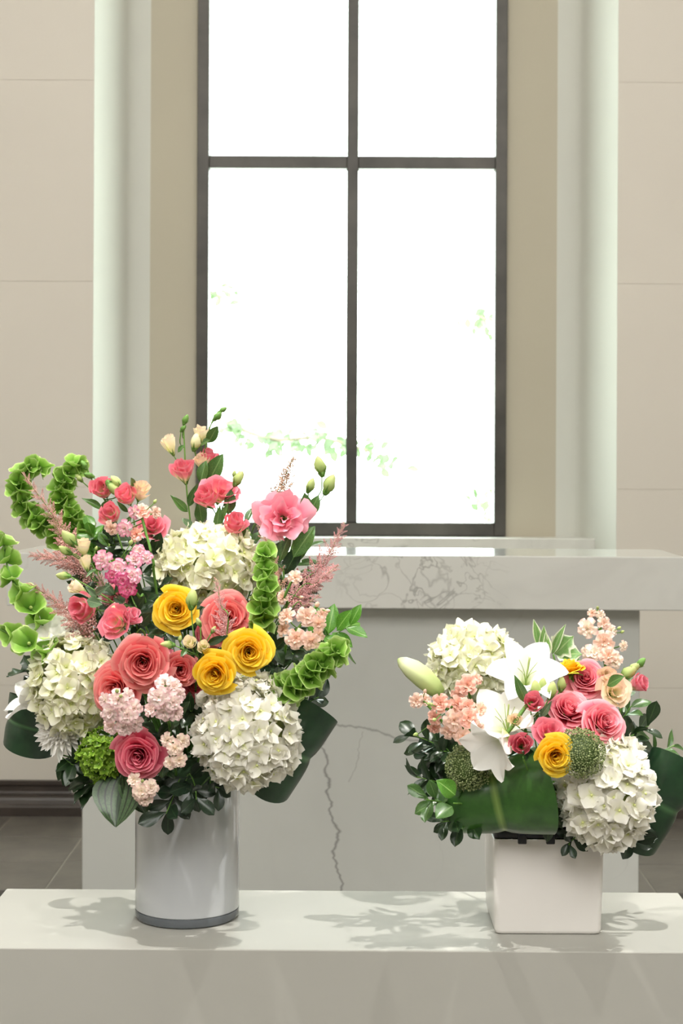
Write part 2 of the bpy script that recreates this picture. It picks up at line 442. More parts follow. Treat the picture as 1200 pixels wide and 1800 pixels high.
S = srgb
petal_mat('rose_coral', [(0.0, S(170, 60, 54)), (0.55, S(216, 86, 92)), (0.85, S(236, 118, 120)), (1.0, S(246, 164, 156))])
petal_mat('rose_pink', [(0.0, S(200, 90, 90)), (0.5, S(230, 100, 122)), (0.82, S(244, 132, 150)), (1.0, S(252, 184, 190))])
petal_mat('rose_deep', [(0.0, S(150, 40, 60)), (0.5, S(198, 56, 88)), (0.85, S(222, 94, 120)), (1.0, S(242, 150, 162))])
petal_mat('rose_yellow', [(0.0, S(226, 124, 4)), (0.55, S(244, 176, 12)), (0.85, S(252, 206, 32)), (1.0, S(255, 226, 84))], trans=0.2)
petal_mat('lisi_pink', [(0.0, S(216, 224, 150)), (0.36, S(248, 238, 200)), (0.58, S(246, 172, 172)), (0.85, S(236, 122, 142)), (1.0, S(244, 156, 168))])
petal_mat('lisi_light', [(0.0, S(220, 220, 150)), (0.2, S(244, 176, 180)), (0.6, S(240, 140, 164)), (1.0, S(250, 178, 192))])
petal_mat('lisi_deep', [(0.0, S(200, 200, 120)), (0.25, S(226, 140, 140)), (0.6, S(214, 96, 118)), (1.0, S(238, 146, 158))])
petal_mat('lisi_cream', [(0.0, S(206, 220, 140)), (0.35, S(240, 238, 184)), (0.9, S(248, 236, 206)), (1.0, S(250, 226, 204))])
petal_mat('lisi_blush', [(0.0, S(206, 220, 140)), (0.35, S(248, 238, 196)), (0.8, S(251, 232, 202)), (1.0, S(250, 214, 192))])
petal_mat('bud_green', [(0.0, S(130, 165, 80)), (0.5, S(190, 208, 130)), (1.0, S(222, 224, 160))])
petal_mat('hyd_cream', [(0.0, S(214, 224, 130)), (0.3, S(242, 242, 205)), (1.0, S(252, 250, 232))], var=0.05)
petal_mat('hyd_white', [(0.0, S(226, 230, 170)), (0.25, S(246, 244, 226)), (1.0, S(252, 250, 242))], var=0.05)
petal_mat('hyd_lime', [(0.0, S(70, 110, 20)), (0.5, S(122, 164, 44)), (1.0, S(160, 194, 76))], var=0.15)
petal_mat('hyd_core', [(0.0, S(150, 165, 90)), (1.0, S(170, 180, 110))], trans=0)
petal_mat('mum_white', [(0.0, S(226, 228, 190)), (0.4, S(246, 244, 234)), (1.0, S(252, 250, 246))], var=0.04)
petal_mat('stock_pink', [(0.0, S(240, 230, 170)), (0.4, S(253, 240, 232)), (0.78, S(248, 200, 212)), (1.0, S(234, 132, 170))])
petal_mat('stock_magenta', [(0.0, S(240, 225, 170)), (0.35, S(248, 200, 208)), (0.75, S(230, 116, 158)), (1.0, S(212, 74, 130))])
petal_mat('stock_blush', [(0.0, S(230, 220, 160)), (0.3, S(253, 242, 232)), (0.8, S(252, 230, 224)), (1.0, S(246, 204, 210))])
petal_mat('stock_cream', [(0.0, S(222, 214, 130)), (0.3, S(252, 242, 222)), (0.85, S(252, 232, 216)), (1.0, S(248, 208, 204))])
petal_mat('stock_peach', [(0.0, S(240, 196, 120)), (0.35, S(252, 222, 198)), (0.85, S(250, 214, 196)), (1.0, S(250, 220, 212))])
petal_mat('stock_salmon', [(0.0, S(236, 176, 110)), (0.35, S(250, 204, 180)), (0.85, S(247, 186, 168)), (1.0, S(251, 214, 202))])
petal_mat('lily_white', [(0.0, S(206, 226, 130)), (0.12, S(240, 244, 212)), (0.35, S(253, 252, 248)), (1.0, S(255, 254, 250))], var=0.02, trans=0.2)
petal_mat('lily_bud', [(0.0, S(140, 170, 80)), (0.35, S(196, 212, 140)), (0.7, S(228, 232, 186)), (1.0, S(150, 180, 90))], trans=0.1)
petal_mat('bell_green', [(0.0, S(84, 130, 42)), (0.5, S(126, 172, 64)), (0.85, S(158, 198, 96)), (1.0, S(206, 226, 152))], trans=0.3, var=0.18)
petal_mat('astilbe_dusty', [(0.0, S(206, 150, 142)), (1.0, S(238, 196, 188))], var=0.12)
petal_mat('astilbe_peach', [(0.0, S(222, 176, 150)), (1.0, S(246, 214, 196))], var=0.12)
petal_mat('astilbe_rose', [(0.0, S(226, 166, 166)), (1.0, S(248, 210, 208))], var=0.12)
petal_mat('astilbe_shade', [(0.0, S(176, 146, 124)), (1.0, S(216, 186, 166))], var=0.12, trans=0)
petal_mat('trachelium_core', [(0.0, S(44, 60, 28)), (1.0, S(70, 88, 44))], trans=0)
petal_mat('trachelium', [(0.0, S(84, 104, 50)), (1.0, S(196, 206, 150))], var=0.12)
petal_mat('stem_green', [(0.0, S(70, 110, 44)), (1.0, S(104, 146, 64))], trans=0, var=0.15)
petal_mat('sepal_green', [(0.0, S(84, 128, 56)), (1.0, S(120, 160, 80))], trans=0.1, var=0.15)
petal_mat('anther', [(0.0, S(120, 150, 70)), (1.0, S(176, 190, 110))], trans=0)
petal_mat('eye', [(0.0, S(190, 205, 110)), (1.0, S(226, 228, 160))], trans=0)
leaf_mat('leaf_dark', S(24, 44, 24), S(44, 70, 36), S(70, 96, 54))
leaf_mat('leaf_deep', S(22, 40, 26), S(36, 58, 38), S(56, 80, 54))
leaf_mat('leaf_mid', S(52, 88, 40), S(84, 122, 58), S(120, 150, 90))
leaf_mat('leaf_bright', S(66, 120, 36), S(104, 158, 58), S(150, 190, 100), trans=0.3)
leaf_mat('leaf_grey', S(76, 104, 74), S(110, 138, 100), S(150, 170, 130))
leaf_mat('aspidistra', S(40, 80, 28), S(58, 104, 38), S(120, 150, 74), rough=0.3, coat=0.5)
leaf_mat('aspidistra_dark', S(20, 48, 30), S(36, 70, 42), S(72, 110, 70), rough=0.3, coat=0.45)
leaf_mat('leaf_striped', S(50, 76, 46), S(74, 100, 60), S(40, 62, 38), stripes=26)
leaf_mat('leaf_variegated', S(110, 160, 84), S(140, 180, 104), S(180, 204, 140), margin=S(236, 240, 210), trans=0.25)

# ================================================================ flowers: geometry
def grid(fn, nu, nv, u0=-1.0, u1=1.0):
    vs_, uv, f = [], [], []
    for j in range(nv + 1):
        for i in range(nu + 1):
            u = u0 + (u1 - u0) * i / nu; v = j / nv
            vs_.append(Vector(fn(u, v))); uv.append(((u + 1) / 2, v))
    for j in range(nv):
        for i in range(nu):
            a = j * (nu + 1) + i
            f.append((a, a + 1, a + nu + 2, a + nu + 1))
    return vs_, f, uv
def join(parts):
    V_, F_, U_ = [], [], []
    for v, f, u in parts:
        k = len(V_); V_ += v; U_ += u
        F_ += [tuple(i + k for i in q) for q in f]
    return V_, F_, U_
def xform(part, M):
    v, f, u = part
    return [M @ p for p in v], f, u
def tube(pts, r0, r1=None, n=6):
    r1 = r0 if r1 is None else r1
    v, f, uv = [], [], []
    pts = [Vector(p) for p in pts]
    for i, p in enumerate(pts):
        t = (pts[min(i + 1, len(pts) - 1)] - pts[max(i - 1, 0)])
        t = t.normalized() if t.length > 1e-9 else Vector((0, 0, 1))
        a = t.orthogonal().normalized() if abs(t.z) > 0.95 else Vector((0, 0, 1)).cross(t).normalized()
        b = t.cross(a); r = r0 + (r1 - r0) * i / (len(pts) - 1)
        for k in range(n):
            th = 2 * math.pi * k / n
            v.append(p + a * (r * math.cos(th)) + b * (r * math.sin(th))); uv.append((k / n, i / (len(pts) - 1)))
    for i in range(len(pts) - 1):
        for k in range(n):
            f.append((i * n + k, i * n + (k + 1) % n, (i + 1) * n + (k + 1) % n, (i + 1) * n + k))
    f.append(tuple(range(n - 1, -1, -1))); f.append(tuple((len(pts) - 1) * n + k for k in range(n)))
    return v, f, uv
def lathe(profile, n=16):
    v, f, uv = [], [], []
    m = len(profile)
    for j, (r, z) in enumerate(profile):
        for k in range(n):
            th = 2 * math.pi * k / n
            v.append(Vector((r * math.cos(th), r * math.sin(th), z))); uv.append((k / n, j / (m - 1)))
    for j in range(m - 1):
        for k in range(n):
            f.append((j * n + k, j * n + (k + 1) % n, (j + 1) * n + (k + 1) % n, (j + 1) * n + k))
    return v, f, uv
def catmull(P, per=6):
    P = [Vector(p) for p in P]
    if len(P) == 2: return [P[0].lerp(P[1], i / per) for i in range(per + 1)]
    Q = [2 * P[0] - P[1]] + P + [2 * P[-1] - P[-2]]
    out = []
    for i in range(1, len(Q) - 2):
        for s in range(per):
            t = s / per
            a, b, c, d = Q[i - 1], Q[i], Q[i + 1], Q[i + 2]
            out.append(0.5 * ((2 * b) + (c - a) * t + (2 * a - 5 * b + 4 * c - d) * t * t + (3 * b - a - 3 * c + d) * t ** 3))
    out.append(P[-1]); return out
def frame(loc, dirv, roll=0.0, s=1.0):
    q = Vector(dirv).normalized().to_track_quat('Z', 'Y')
    sc = Matrix.Diagonal((s, s, s, 1)) if isinstance(s, (int, float)) else Matrix.Diagonal((*s, 1))
    return Matrix.Translation(loc) @ q.to_matrix().to_4x4() @ Matrix.Rotation(roll, 4, 'Z') @ sc
def px(n, d):      # n pixels at depth d, in metres
    return n * d / F
def W(dx, dy, c=1.0):   # direction: right, up, towards the viewer's side of the room
    return Vector((dx, -c, dy)).normalized()
rnd = random.Random(11)
def jit(a): return rnd.uniform(-a, a)

def M_(name, part, mat='stem_green', smooth=True):
    return make_mesh(name, part[0], part[1], part[2], smooth, mat)

# --- rose petals: overlapping cups on a golden-angle spiral; unit radius, opening along +Z
def rose_meshes(seed, n=27, opening=1.0):
    rr = random.Random(seed); out = []
    for k in range(n):
        t = k / (n - 1)
        a0 = k * R(137.5) + rr.uniform(-0.2, 0.2)
        Rt = 0.07 + 0.93 * t ** 1.12 * opening
        shut = max(0.0, 1 - t / 0.38)
        zt = 0.86 + 0.12 * math.sin(math.pi * min(1, t * 1.15)) - 0.46 * t ** 2.0 + rr.uniform(-0.035, 0.035)
        hw = R(100 - 46 * t ** 0.6) * rr.uniform(0.92, 1.08)
        curl = (0.0 if t < 0.2 else (t - 0.2)) * rr.uniform(0.75, 1.25)
        tipp = rr.uniform(0.0, 0.07) + 0.09 * t; ph = rr.uniform(0, 6.28); wob = 0.02 + 0.035 * t
        def fn(u, v, a0=a0, Rt=Rt, zt=zt, hw=hw, curl=curl, tipp=tipp, ph=ph, wob=wob, t=t, shut=shut):
            ve = v * (1 - 0.16 * abs(u) ** 2.5) + tipp * v ** 3 * max(0, 1 - 3.0 * abs(u))
            rad = 0.05 + (Rt - 0.05) * math.sin(min(1.0, ve) * math.pi / 2) ** (0.75 + 0.3 * t)
            z = zt * ve ** 1.25
            c = max(0.0, v - 0.62) / 0.38
            rad *= 1 - 0.35 * shut * v ** 3
            rad += (curl * 0.24 + 0.055) * c ** 2
            z -= curl * 0.22 * c ** 2.4
            rad += 0.05 * u * (0.4 + t) + wob * v * math.sin(4.5 * u + ph)
            a = a0 + u * hw * (0.55 + 0.45 * math.sin(v * math.pi / 2))
            return (rad * math.cos(a), rad * math.sin(a), z + wob * 0.6 * v * math.cos(5 * u + ph))
        out.append(M_('petal', grid(fn, 8, 7), 'rose_coral'))
    return out
ROSES = [rose_meshes(1), rose_meshes(2, 28, 1.0), rose_meshes(3, 24, 0.88)]
def lathe_bud(r, L):
    return [(0.02, 0), (0.5 * r, 0.06 * L), (0.9 * r, 0.25 * L), (r, 0.42 * L), (0.85 * r, 0.65 * L), (0.5 * r, 0.87 * L), (0.12 * r, 0.985 * L), (0.01, L)]
HIP = M_('rose_hip', lathe([(0.0, -0.22), (0.10, -0.2), (0.2, -0.1), (0.24, 0.0), (0.22, 0.1), (0.0, 0.2)], 10), 'sepal_green')
def sepal_fn(u, v): return (u * 0.12 * math.sin(math.pi * (v * 0.8 + 0.2)) , 0.18 + v * 0.75, -0.05 - 0.18 * v * v + 0.05 * abs(u))
SEPAL = M_('sepal', grid(sepal_fn, 2, 5), 'sepal_green')

# --- lisianthus: fewer, softer, taller petals
def lisi_meshes(seed, n=8, flare=0.5, ruf=0.06, rnd_=0.13, wd=1.0):
    rr = random.Random(seed); out = []
    for k in range(n):
        t = k / (n - 1)
        a0 = k * R(137.5) + rr.uniform(-0.2, 0.2)
        Rt = 0.22 + (0.34 + 0.44 * flare) * t
        zt = 1.35 - 0.25 * t - flare * 0.35 * t
        hw = R(105 - 40 * t) * wd; ph = rr.uniform(0, 6.28); fl = flare * (0.3 + 0.7 * t) * rr.uniform(0.8, 1.2)
        def fn(u, v, a0=a0, Rt=Rt, zt=zt, hw=hw, ph=ph, fl=fl, t=t):
            ve = v * (1 - rnd_ * abs(u) ** 2.5)
            rad = 0.10 + (Rt - 0.10) * math.sin(min(1, ve) * math.pi / 2) ** 1.1
            c = max(0, v - 0.5) / 0.5
            rad += 0.35 * fl * c ** 2 + 0.05 * u
            z = zt * ve ** 1.05 - 0.16 * fl * c ** 2
            wv = ruf * c * (math.sin(4.6 * u + ph) + 0.5 * math.sin(9.5 * u + 2 * ph))
            a = a0 + u * hw * (0.6 + 0.4 * v)
            return ((rad + wv) * math.cos(a), (rad + wv) * math.sin(a), z + 0.8 * wv)
        out.append(M_('petal', grid(fn, 12 if n > 10 else 8, 8 if n > 10 else 6), 'lisi_pink'))
    return out
LISI = {'cup': lisi_meshes(5, 7, 0.15), 'open': lisi_meshes(6, 9, 0.75), 'bud': lisi_meshes(7, 5, 0.0), 'wide': lisi_meshes(9, 13, 0.95, 0.13, 0.30, 0.72)}
def calyx_part():
    ps = [lathe([(0.0, -0.16), (0.08, -0.14), (0.14, 0.0), (0.16, 0.14), (0.1, 0.24)], 8)]
    for k in range(5):
        def fn(u, v, k=k):
            a = k * R(72); r = 0.13 + 0.26 * v
            p = Matrix.Rotation(a, 3, 'Z') @ Vector((r, u * 0.055 * (1 - v), 0.02 + 0.5 * v)); return p
        ps.append(grid(fn, 2, 3))
    return join(ps)
CALYX = M_('calyx', calyx_part(), 'sepal_green')
def spiral_bud(seed):
    v, f, u = lathe(lathe_bud(0.3, 1.0), 12)
    for p in v:
        a = math.atan2(p.y, p.x); k = 1 + 0.14 * math.sin(3 * a + 5 * p.z)
        p.x *= k; p.y *= k
    return v, f, u
BUD = M_('bud', spiral_bud(1), 'bud_green')
SMALLBUD = M_('bud', lathe(lathe_bud(0.24, 1.0), 8), 'sepal_green')

# --- hydrangea / snowball florets: four broad sepals round an eye
def floret_meshes(seed, npet=4, cup=0.28, ruf=0.15, wid=0.66):
    rr = random.Random(seed); parts = []
    for k in range(npet):
        a0 = k * 2 * math.pi / npet + rr.uniform(-0.15, 0.15); ph = rr.uniform(0, 6.28); tl = rr.uniform(-0.12, 0.28); ln = rr.uniform(0.85, 1.12)
        def fn(u, v, ph=ph, tl=tl, ln=ln):
            w = wid * (math.sin(math.pi * min(1, (0.08 + 0.88 * v)))) ** 0.55 * (1 - 0.10 * v)
            z = cup * v * v + tl * v + ruf * u * abs(u) * math.sin(2.4 * v + ph) + ruf * 0.7 * v * math.cos(3 * u + ph) - 0.08 * u * u
            y = ln * (v - 0.10 * u * u * v)
            return (u * w, 0.03 + y, z)
        parts.append(xform(grid(fn, 4, 4), Matrix.Rotation(a0, 4, 'Z')))
    return M_('floret', join(parts), 'hyd_white')
HYD = [floret_meshes(s) for s in range(20, 28)]
LIME = [floret_meshes(s, 5, 0.3, 0.1, 0.5) for s in range(30, 34)]
EYE = M_('eye', lathe([(0.0, -0.03), (0.1, 0.0), (0.11, 0.07), (0.05, 0.14), (0.0, 0.15)], 6), 'eye')
CORE = M_('core', lathe([(0.01, -1)] + [(math.cos(R(a)), math.sin(R(a))) for a in range(-75, 90, 15)] + [(0.01, 1)], 16), 'hyd_core')

# --- stock: small double, ruffled florets
def stock_mesh(seed):
    rr = random.Random(seed); parts = []
    for ring, (n, r, el) in enumerate(((5, 1.0, 0.22), (5, 0.85, 0.55), (4, 0.6, 1.0), (3, 0.35, 1.3))):
        for k in range(n):
            a0 = k * 2 * math.pi / n + ring * 0.7 + rr.uniform(-0.2, 0.2); ph = rr.uniform(0, 6.28); e = el + rr.uniform(-0.15, 0.15)
            def fn(u, v, r=r, e=e, ph=ph):
                w = 0.46 * r ** 0.5 * (0.25 + 0.75 * v) ** 0.9 * (1 - 0.15 * v ** 4)
                y = r * v * math.cos(e) * (1 - 0.12 * u * u); z = r * v * math.sin(e) * 0.75
                z += 0.13 * v * math.sin(4.2 * u + ph) - 0.22 * v * v * (1.2 - e)
                return (u * w, y, z)
            parts.append(xform(grid(fn, 4, 3), Matrix.Rotation(a0, 4, 'Z')))
    return M_('floret', join(parts), 'stock_peach')
STOCK = [stock_mesh(s) for s in range(40, 45)]

# --- bells of Ireland: a shell-like cup
def bell_mesh(seed):
    rr = random.Random(seed); ph = rr.uniform(0, 6.28)
    n, m = 20, 5; v, f, uv = [], [], []
    for j in range(m + 1):
        t = j / m
        for k in range(n):
            a = 2 * math.pi * k / n
            r = 0.10 + 0.92 * t ** 0.75; r *= 1 + 0.06 * t * math.sin(5 * a + ph) + 0.07 * t * math.sin(2 * a + ph)
            z = 0.95 * t ** 1.1 - 0.32 * max(0, t - 0.6) ** 1.3 + 0.10 * t * math.cos(5 * a + ph) + 0.12 * t * math.cos(a)
            v.append(Vector((r * math.cos(a), r * math.sin(a), z))); uv.append((k / n, t))
    for j in range(m):
        for k in range(n): f.append((j * n + k, j * n + (k + 1) % n, (j + 1) * n + (k + 1) % n, (j + 1) * n + k))
    return M_('bell', (v, f, uv), 'bell_green')
BELL = [bell_mesh(s) for s in range(50, 54)]
SEED = M_('seed', lathe([(0.0, 0.05), (0.16, 0.1), (0.22, 0.24), (0.12, 0.4), (0.0, 0.46)], 6), 'eye')

# --- astilbe branchlet: a twig thick with tiny beads
def octa(p, r):
    v = [p + Vector(d) * r for d in ((1, 0, 0), (-1, 0, 0), (0, 1, 0), (0, -1, 0), (0, 0, 1), (0, 0, -1))]
    f = [(0, 2, 4), (2, 1, 4), (1, 3, 4), (3, 0, 4), (2, 0, 5), (1, 2, 5), (3, 1, 5), (0, 3, 5)]
    return v, f, [(0.5, rnd.random())] * 6
def astilbe_mesh(seed):
    rr = random.Random(seed); parts = [tube([(0, 0, 0), (0.02, 0.01, 0.5), (0.05, 0, 1)], 0.018, 0.008, 4)]
    for i in range(52):
        t = 0.06 + 0.96 * i / 52; a = i * 2.4; r = (0.24 * (1.12 - t)) * rr.uniform(0.5, 1.25)
        parts.append(octa(Vector((r * math.cos(a) + 0.05 * t * t, r * math.sin(a), t)), rr.uniform(0.034, 0.060) * (1.2 - 0.45 * t)))
    return M_('branchlet', join(parts), 'astilbe_dusty', False)
ASTI = [astilbe_mesh(s) for s in range(60, 64)]

# --- lily tepal: leaves the throat along +Z and rolls back
def tepal_mesh(seed, wid=0.21, turn=100):
    rr = random.Random(seed); ph = rr.uniform(0, 6.28)
    K = 24; path = [(0.03, 0.0)]
    for i in range(K):
        t = (i + 0.5) / K; a = R(22 + turn * t ** 1.7)
        path.append((path[-1][0] + math.sin(a) / K, path[-1][1] + math.cos(a) / K))
    def fn(u, v):
        i = min(K - 1, int(v * K)); g = v * K - i
        r = path[i][0] + (path[i + 1][0] - path[i][0]) * g; z = path[i][1] + (path[i + 1][1] - path[i][1]) * g
        a = R(22 + turn * v ** 1.7); w = wid * math.sin(math.pi * (0.06 + 0.94 * v) ** 0.85) ** 0.72 if v < 0.999 else 0.0
        w = max(w, 0.004)
        lift = 0.10 * (u * u) * (1 - 0.6 * v) - 0.03 * math.exp(-(u * 5) ** 2) + 0.018 * abs(u) * math.sin(11 * v + ph + 2 * u)
        return (r - lift * math.cos(a) * 0.6, u * w, z + lift * math.sin(a))
    return M_('petal', grid(fn, 8, 14), 'lily_white')
TEPAL = [tepal_mesh(70, 0.31), tepal_mesh(71, 0.24, 90), tepal_mesh(72, 0.32, 110)]
TEPAL_SOFT = [tepal_mesh(73, 0.26, 55), tepal_mesh(74, 0.22, 60), tepal_mesh(75, 0.25, 50)]
TEPAL_BROAD = [tepal_mesh(76, 0.36, 62), tepal_mesh(77, 0.30, 70), tepal_mesh(78, 0.38, 58)]
def lilybud_part():
    v, f, u = lathe([(0.03, 0), (0.10, 0.03), (0.15, 0.2), (0.175, 0.45), (0.16, 0.7), (0.10, 0.9), (0.04, 0.98), (0.005, 1.0)], 18)
    for p in v:
        a = math.atan2(p.y, p.x); k = 1 - 0.13 * (0.5 + 0.5 * math.cos(3 * a)) ** 6
        p.x = p.x * k + 0.04 * math.sin(math.pi * p.z); p.y *= k
    return v, f, u
LILYBUD = M_('bud', lilybud_part(), 'lily_bud')

# --- leaves: unit length along +Y, blade normal +Z
def leaf_mesh(seed, wid=0.25, peak=0.5, fold=0.15, droop=0.2, tip=1.0, nu=6, nv=9, wav=0.03, lobes=0):
    rr = random.Random(seed); ph = rr.uniform(0, 6.28)
    def fn(u, v):
        x = v ** (math.log(0.5) / math.log(peak))
        w = wid * max(0.0, math.sin(math.pi * min(1, x))) ** (0.55 + 0.45 * tip)
        w = max(w, 0.006)
        if lobes: w *= 1 + 0.22 * math.sin(v * lobes * math.pi * 2)
        z = fold * abs(u) * w / wid * 0.6 - droop * v * v + wav * math.sin(6 * v + 3 * u + ph) * abs(u)
        return (u * w, v, z)
    return M_('leaf', grid(fn, nu, nv), 'leaf_mid')
LEAF = {'lance': [leaf_mesh(s, 0.17, 0.42, 0.12, 0.15) for s in (80, 81)],
        'oval': [leaf_mesh(s, 0.26, 0.5, 0.10, 0.16, 0.6) for s in (82, 83)],
        'obovate': [leaf_mesh(s, 0.25, 0.66, 0.08, 0.18, 0.35) for s in (84, 85)],
        'broad': [leaf_mesh(s, 0.36, 0.45, 0.16, 0.22, 0.5) for s in (86, 87)],
        'lobed': [leaf_mesh(s, 0.36, 0.42, 0.15, 0.1, 0.9, 6, 16, 0.05, 3) for s in (88, 89)]}

# ================================================================ flowers: builders
V1 = Vector((at(329, 1610, 2.283).x, 2.283, BZ))      # cylinder vase, foot centre
V2 = Vector((at(963, 1600, 2.198).x, 2.268, BZ))        # square vase, foot centre
MOUTH1, MOUTH2 = V1 + Vector((0, 0, 0.195)), V2 + Vector((0, 0, 0.135))
HEART1, HEART2 = at(300, 1210, 2.30), at(965, 1370, 2.29)

class Arr:
    def __init__(s, mouth, heart, spread, depth):
        s.mouth, s.heart, s.spread, s.depth = mouth, heart, spread, depth
    def foot(s):
        a, r = rnd.uniform(0, 6.28), s.spread * math.sqrt(rnd.random())
        return s.mouth + Vector((r * math.cos(a), r * math.sin(a), -s.depth * rnd.uniform(0.7, 1)))
A1 = Arr(MOUTH1, HEART1, 0.045, 0.12)
A2 = Arr(MOUTH2, HEART2, 0.050, 0.07)

def stem_part(root, pts, r, parent=None, mat='stem_green', name='stem', r1=None, per=5):
    L = [Vector(p) - root.location for p in catmull(pts, per)]
    return put(name, M_(name, tube(L, r, r1, 6), mat), root, None, mat)
def stem_to(arr, root, head, tail_dir, r=0.0018, mid=None):
    """stem from the vase up to the flower's underside"""
    base = root.location.copy(); rim = arr.mouth + (head - arr.mouth) * 0.22
    rim.z = max(rim.z, arr.mouth.z + 0.012)
    a = head - Vector(tail_dir).normalized() * (head - rim).length * 0.35
    pts = [base, Vector((arr.mouth.x * 0.6 + base.x * 0.4, arr.mouth.y * 0.6 + base.y * 0.4, arr.mouth.z))]
    pts += [a, head] if mid is None else list(mid) + [head]
    return stem_part(root, pts, r)
def local(root, M): return Matrix.Translation(-root.location) @ M
def leaf_obj(root, base, tip, kind, mat, wscale=1.0, nrm=None, parent=None, name='leaf'):
    base, tip = Vector(base), Vector(tip)
    y = (tip - base); L = y.length; y.normalize()
    z = Vector(nrm) if nrm is not None else Vector((jit(0.5), -1, 0.45 + jit(0.4)))
    x = y.cross(z).normalized(); z = x.cross(y)
    M = Matrix((x, y, z)).transposed().to_4x4()
    M = Matrix.Translation(base) @ M @ Matrix.Diagonal((L * wscale, L, L, 1))
    return put(name, rnd.choice(LEAF[kind]), root, local(root, M), mat)
def face_dir(arr, P, c=0.75, up=0.25, k=1.0):
    d = (P - arr.heart).normalized() * k + Vector((0, -c, up)); return d.normalized()

def rose(arr, x, y, d, r, mat, label, dirv=None, var=0, group=None, leaves=0):
    P = at(x, y, d); D = face_dir(arr, P) if dirv is None else Vector(dirv).normalized(); rad = px(r, d)
    root = empty('rose', arr.foot(), label, 'rose', group)
    B = P - D * rad * 0.62
    M = local(root, frame(B, D, rnd.uniform(0, 6.28), rad * 0.94))
    for me in ROSES[var]: put('petal', me, root, M, mat)
    put('rose_hip', HIP, root, M, 'sepal_green')
    for k in range(5): put('sepal', SEPAL, root, M @ Matrix.Rotation(R(72 * k), 4, 'Z'), 'sepal_green')
    stem_to(arr, root, B - D * rad * 0.2, D, 0.0024)
    return root

def ball(arr, x, y, d, r, mat, name, label, cat, meshes, n, fsize, dirv=None, stretch=1.0, hemi=-0.55, eye=True, core='hyd_core', jitter=0.35, group=None, deep=1.0):
    P = at(x, y, d); D = face_dir(arr, P) if dirv is None else Vector(dirv).normalized(); rad = px(r, d)
    root = empty(name, arr.foot(), label, cat, group)
    q = D.to_track_quat('Z', 'Y').to_matrix()
    S_ = Matrix.Diagonal((1, 1, stretch))      # stretch along world Z
    put('core', CORE, root, local(root, Matrix.Translation(P) @ Matrix.Diagonal((rad * 0.72, rad * 0.72 * deep, rad * 0.72 * stretch, 1))), core)
    for i in range(n):
        z = 1 - (1 - hemi) * (i + 0.5) / n; ph = i * 2.39996
        rr = math.sqrt(max(0, 1 - z * z))
        nd = q @ Vector((rr * math.cos(ph), rr * math.sin(ph), z))
        nd = (nd + Vector((jit(0.12), jit(0.12), jit(0.12)))).normalized()
        bump_ = 0.88 + 0.10 * noise.noise(nd * 2.1 + P * 9)
        pos = P + S_ @ Vector((nd.x, nd.y * deep, nd.z)) * rad * (bump_ + jit(0.07))
        dd = (nd + Vector((jit(jitter), jit(jitter), jit(jitter)))).normalized()
        Mf = local(root, frame(pos, dd, rnd.uniform(0, 6.28), fsize * rnd.uniform(0.85, 1.15)))
        o = put('floret', rnd.choice(meshes), root, Mf, mat)
        if eye: put('eye', EYE, o, None, 'eye')
    stem_to(arr, root, P - D * rad * 0.7, D, 0.003)
    return root

def mum(arr, x, y, d, r, label):
    P = at(x, y, d); D = face_dir(arr, P); rad = px(r, d)
    root = empty('chrysanthemum', arr.foot(), label, 'chrysanthemum')
    pm = [leaf_mesh(90 + s, 0.09, 0.6, 0.25, -0.35, 0.4, 2, 5, 0.0) for s in range(3)]
    for i in range(130):
        t = i / 129; el = R(84 - 92 * t); a = i * 2.39996
        dr = Vector((math.cos(a) * math.cos(el), math.sin(a) * math.cos(el), math.sin(el)))
        yv = dr; zv = Vector((0, 0, 1)) if abs(dr.z) < 0.95 else Vector((1, 0, 0)); xv = yv.cross(zv).normalized(); zv = xv.cross(yv)
        L = rad * (0.72 + 0.28 * t) * rnd.uniform(0.92, 1.08)
        M = frame(P - D * rad * 0.45, D) @ Matrix((xv, yv, zv)).transposed().to_4x4() @ Matrix.Diagonal((L * 1.3, L, L, 1))
        put('petal', pm[i % 3], root, local(root, M), 'mum_white')
    stem_to(arr, root, P - D * rad * 0.45, D, 0.0025)

def stock(arr, pts, florets, mat, label, buds=(), group=None, mats=None, leaves=()):
    """pts: stem px path (x,y,d) top last; florets: (x,y,d,r); each floret sits on the stem by a short stalk"""
    path = [at(*p) for p in pts]
    root = empty('stock', arr.foot(), label, 'stock flower', group)
    stem_part(root, [root.location, arr.mouth.lerp(root.location, 0.4)] + path, 0.0020)
    dense = catmull(path, 8)
    for i, (x, y, d, r) in enumerate(florets):
        P = at(x, y, d); near = min(dense, key=lambda q: (q - P).length)
        D = (P - near); D = (D.normalized() if D.length > 0.004 else Vector()) * 0.7 + W(jit(0.35), 0.12 + jit(0.3), 1.0)
        D.normalize(); rad = px(r, d)
        B = P - D * rad * 0.35
        f = put('floret', STOCK[i % 5], root, local(root, frame(B, D, rnd.uniform(0, 6.28), rad)), (mats[i % len(mats)] if mats else mat))
        put('calyx', CALYX, f, Matrix.Translation((0, 0, -0.3)) @ Matrix.Diagonal((1.2, 1.2, 1.2, 1)), 'sepal_green')
        if (B - near).length > 0.006:
            stem_part(root, [near, near.lerp(B, 0.5) + Vector((0, 0, -0.002)), B - D * rad * 0.3], 0.0009, name='stalk', per=2)
    for (x, y, d, l) in buds:
        P = at(x, y, d); near = min(dense, key=lambda q: (q - P).length)
        D = (P - near).normalized() if (P - near).length > 1e-4 else Vector((0, 0, 1))
        put('bud', SMALLBUD, root, local(root, frame(P, D + Vector((0, 0, 0.4)), 0, (px(l, d) * 1.5, px(l, d) * 1.5, px(l, d)))), rnd.choice(['bud_green', mat]))
        stem_part(root, [near, P + D * 0.001], 0.0007, name='stalk', per=2)
    return root

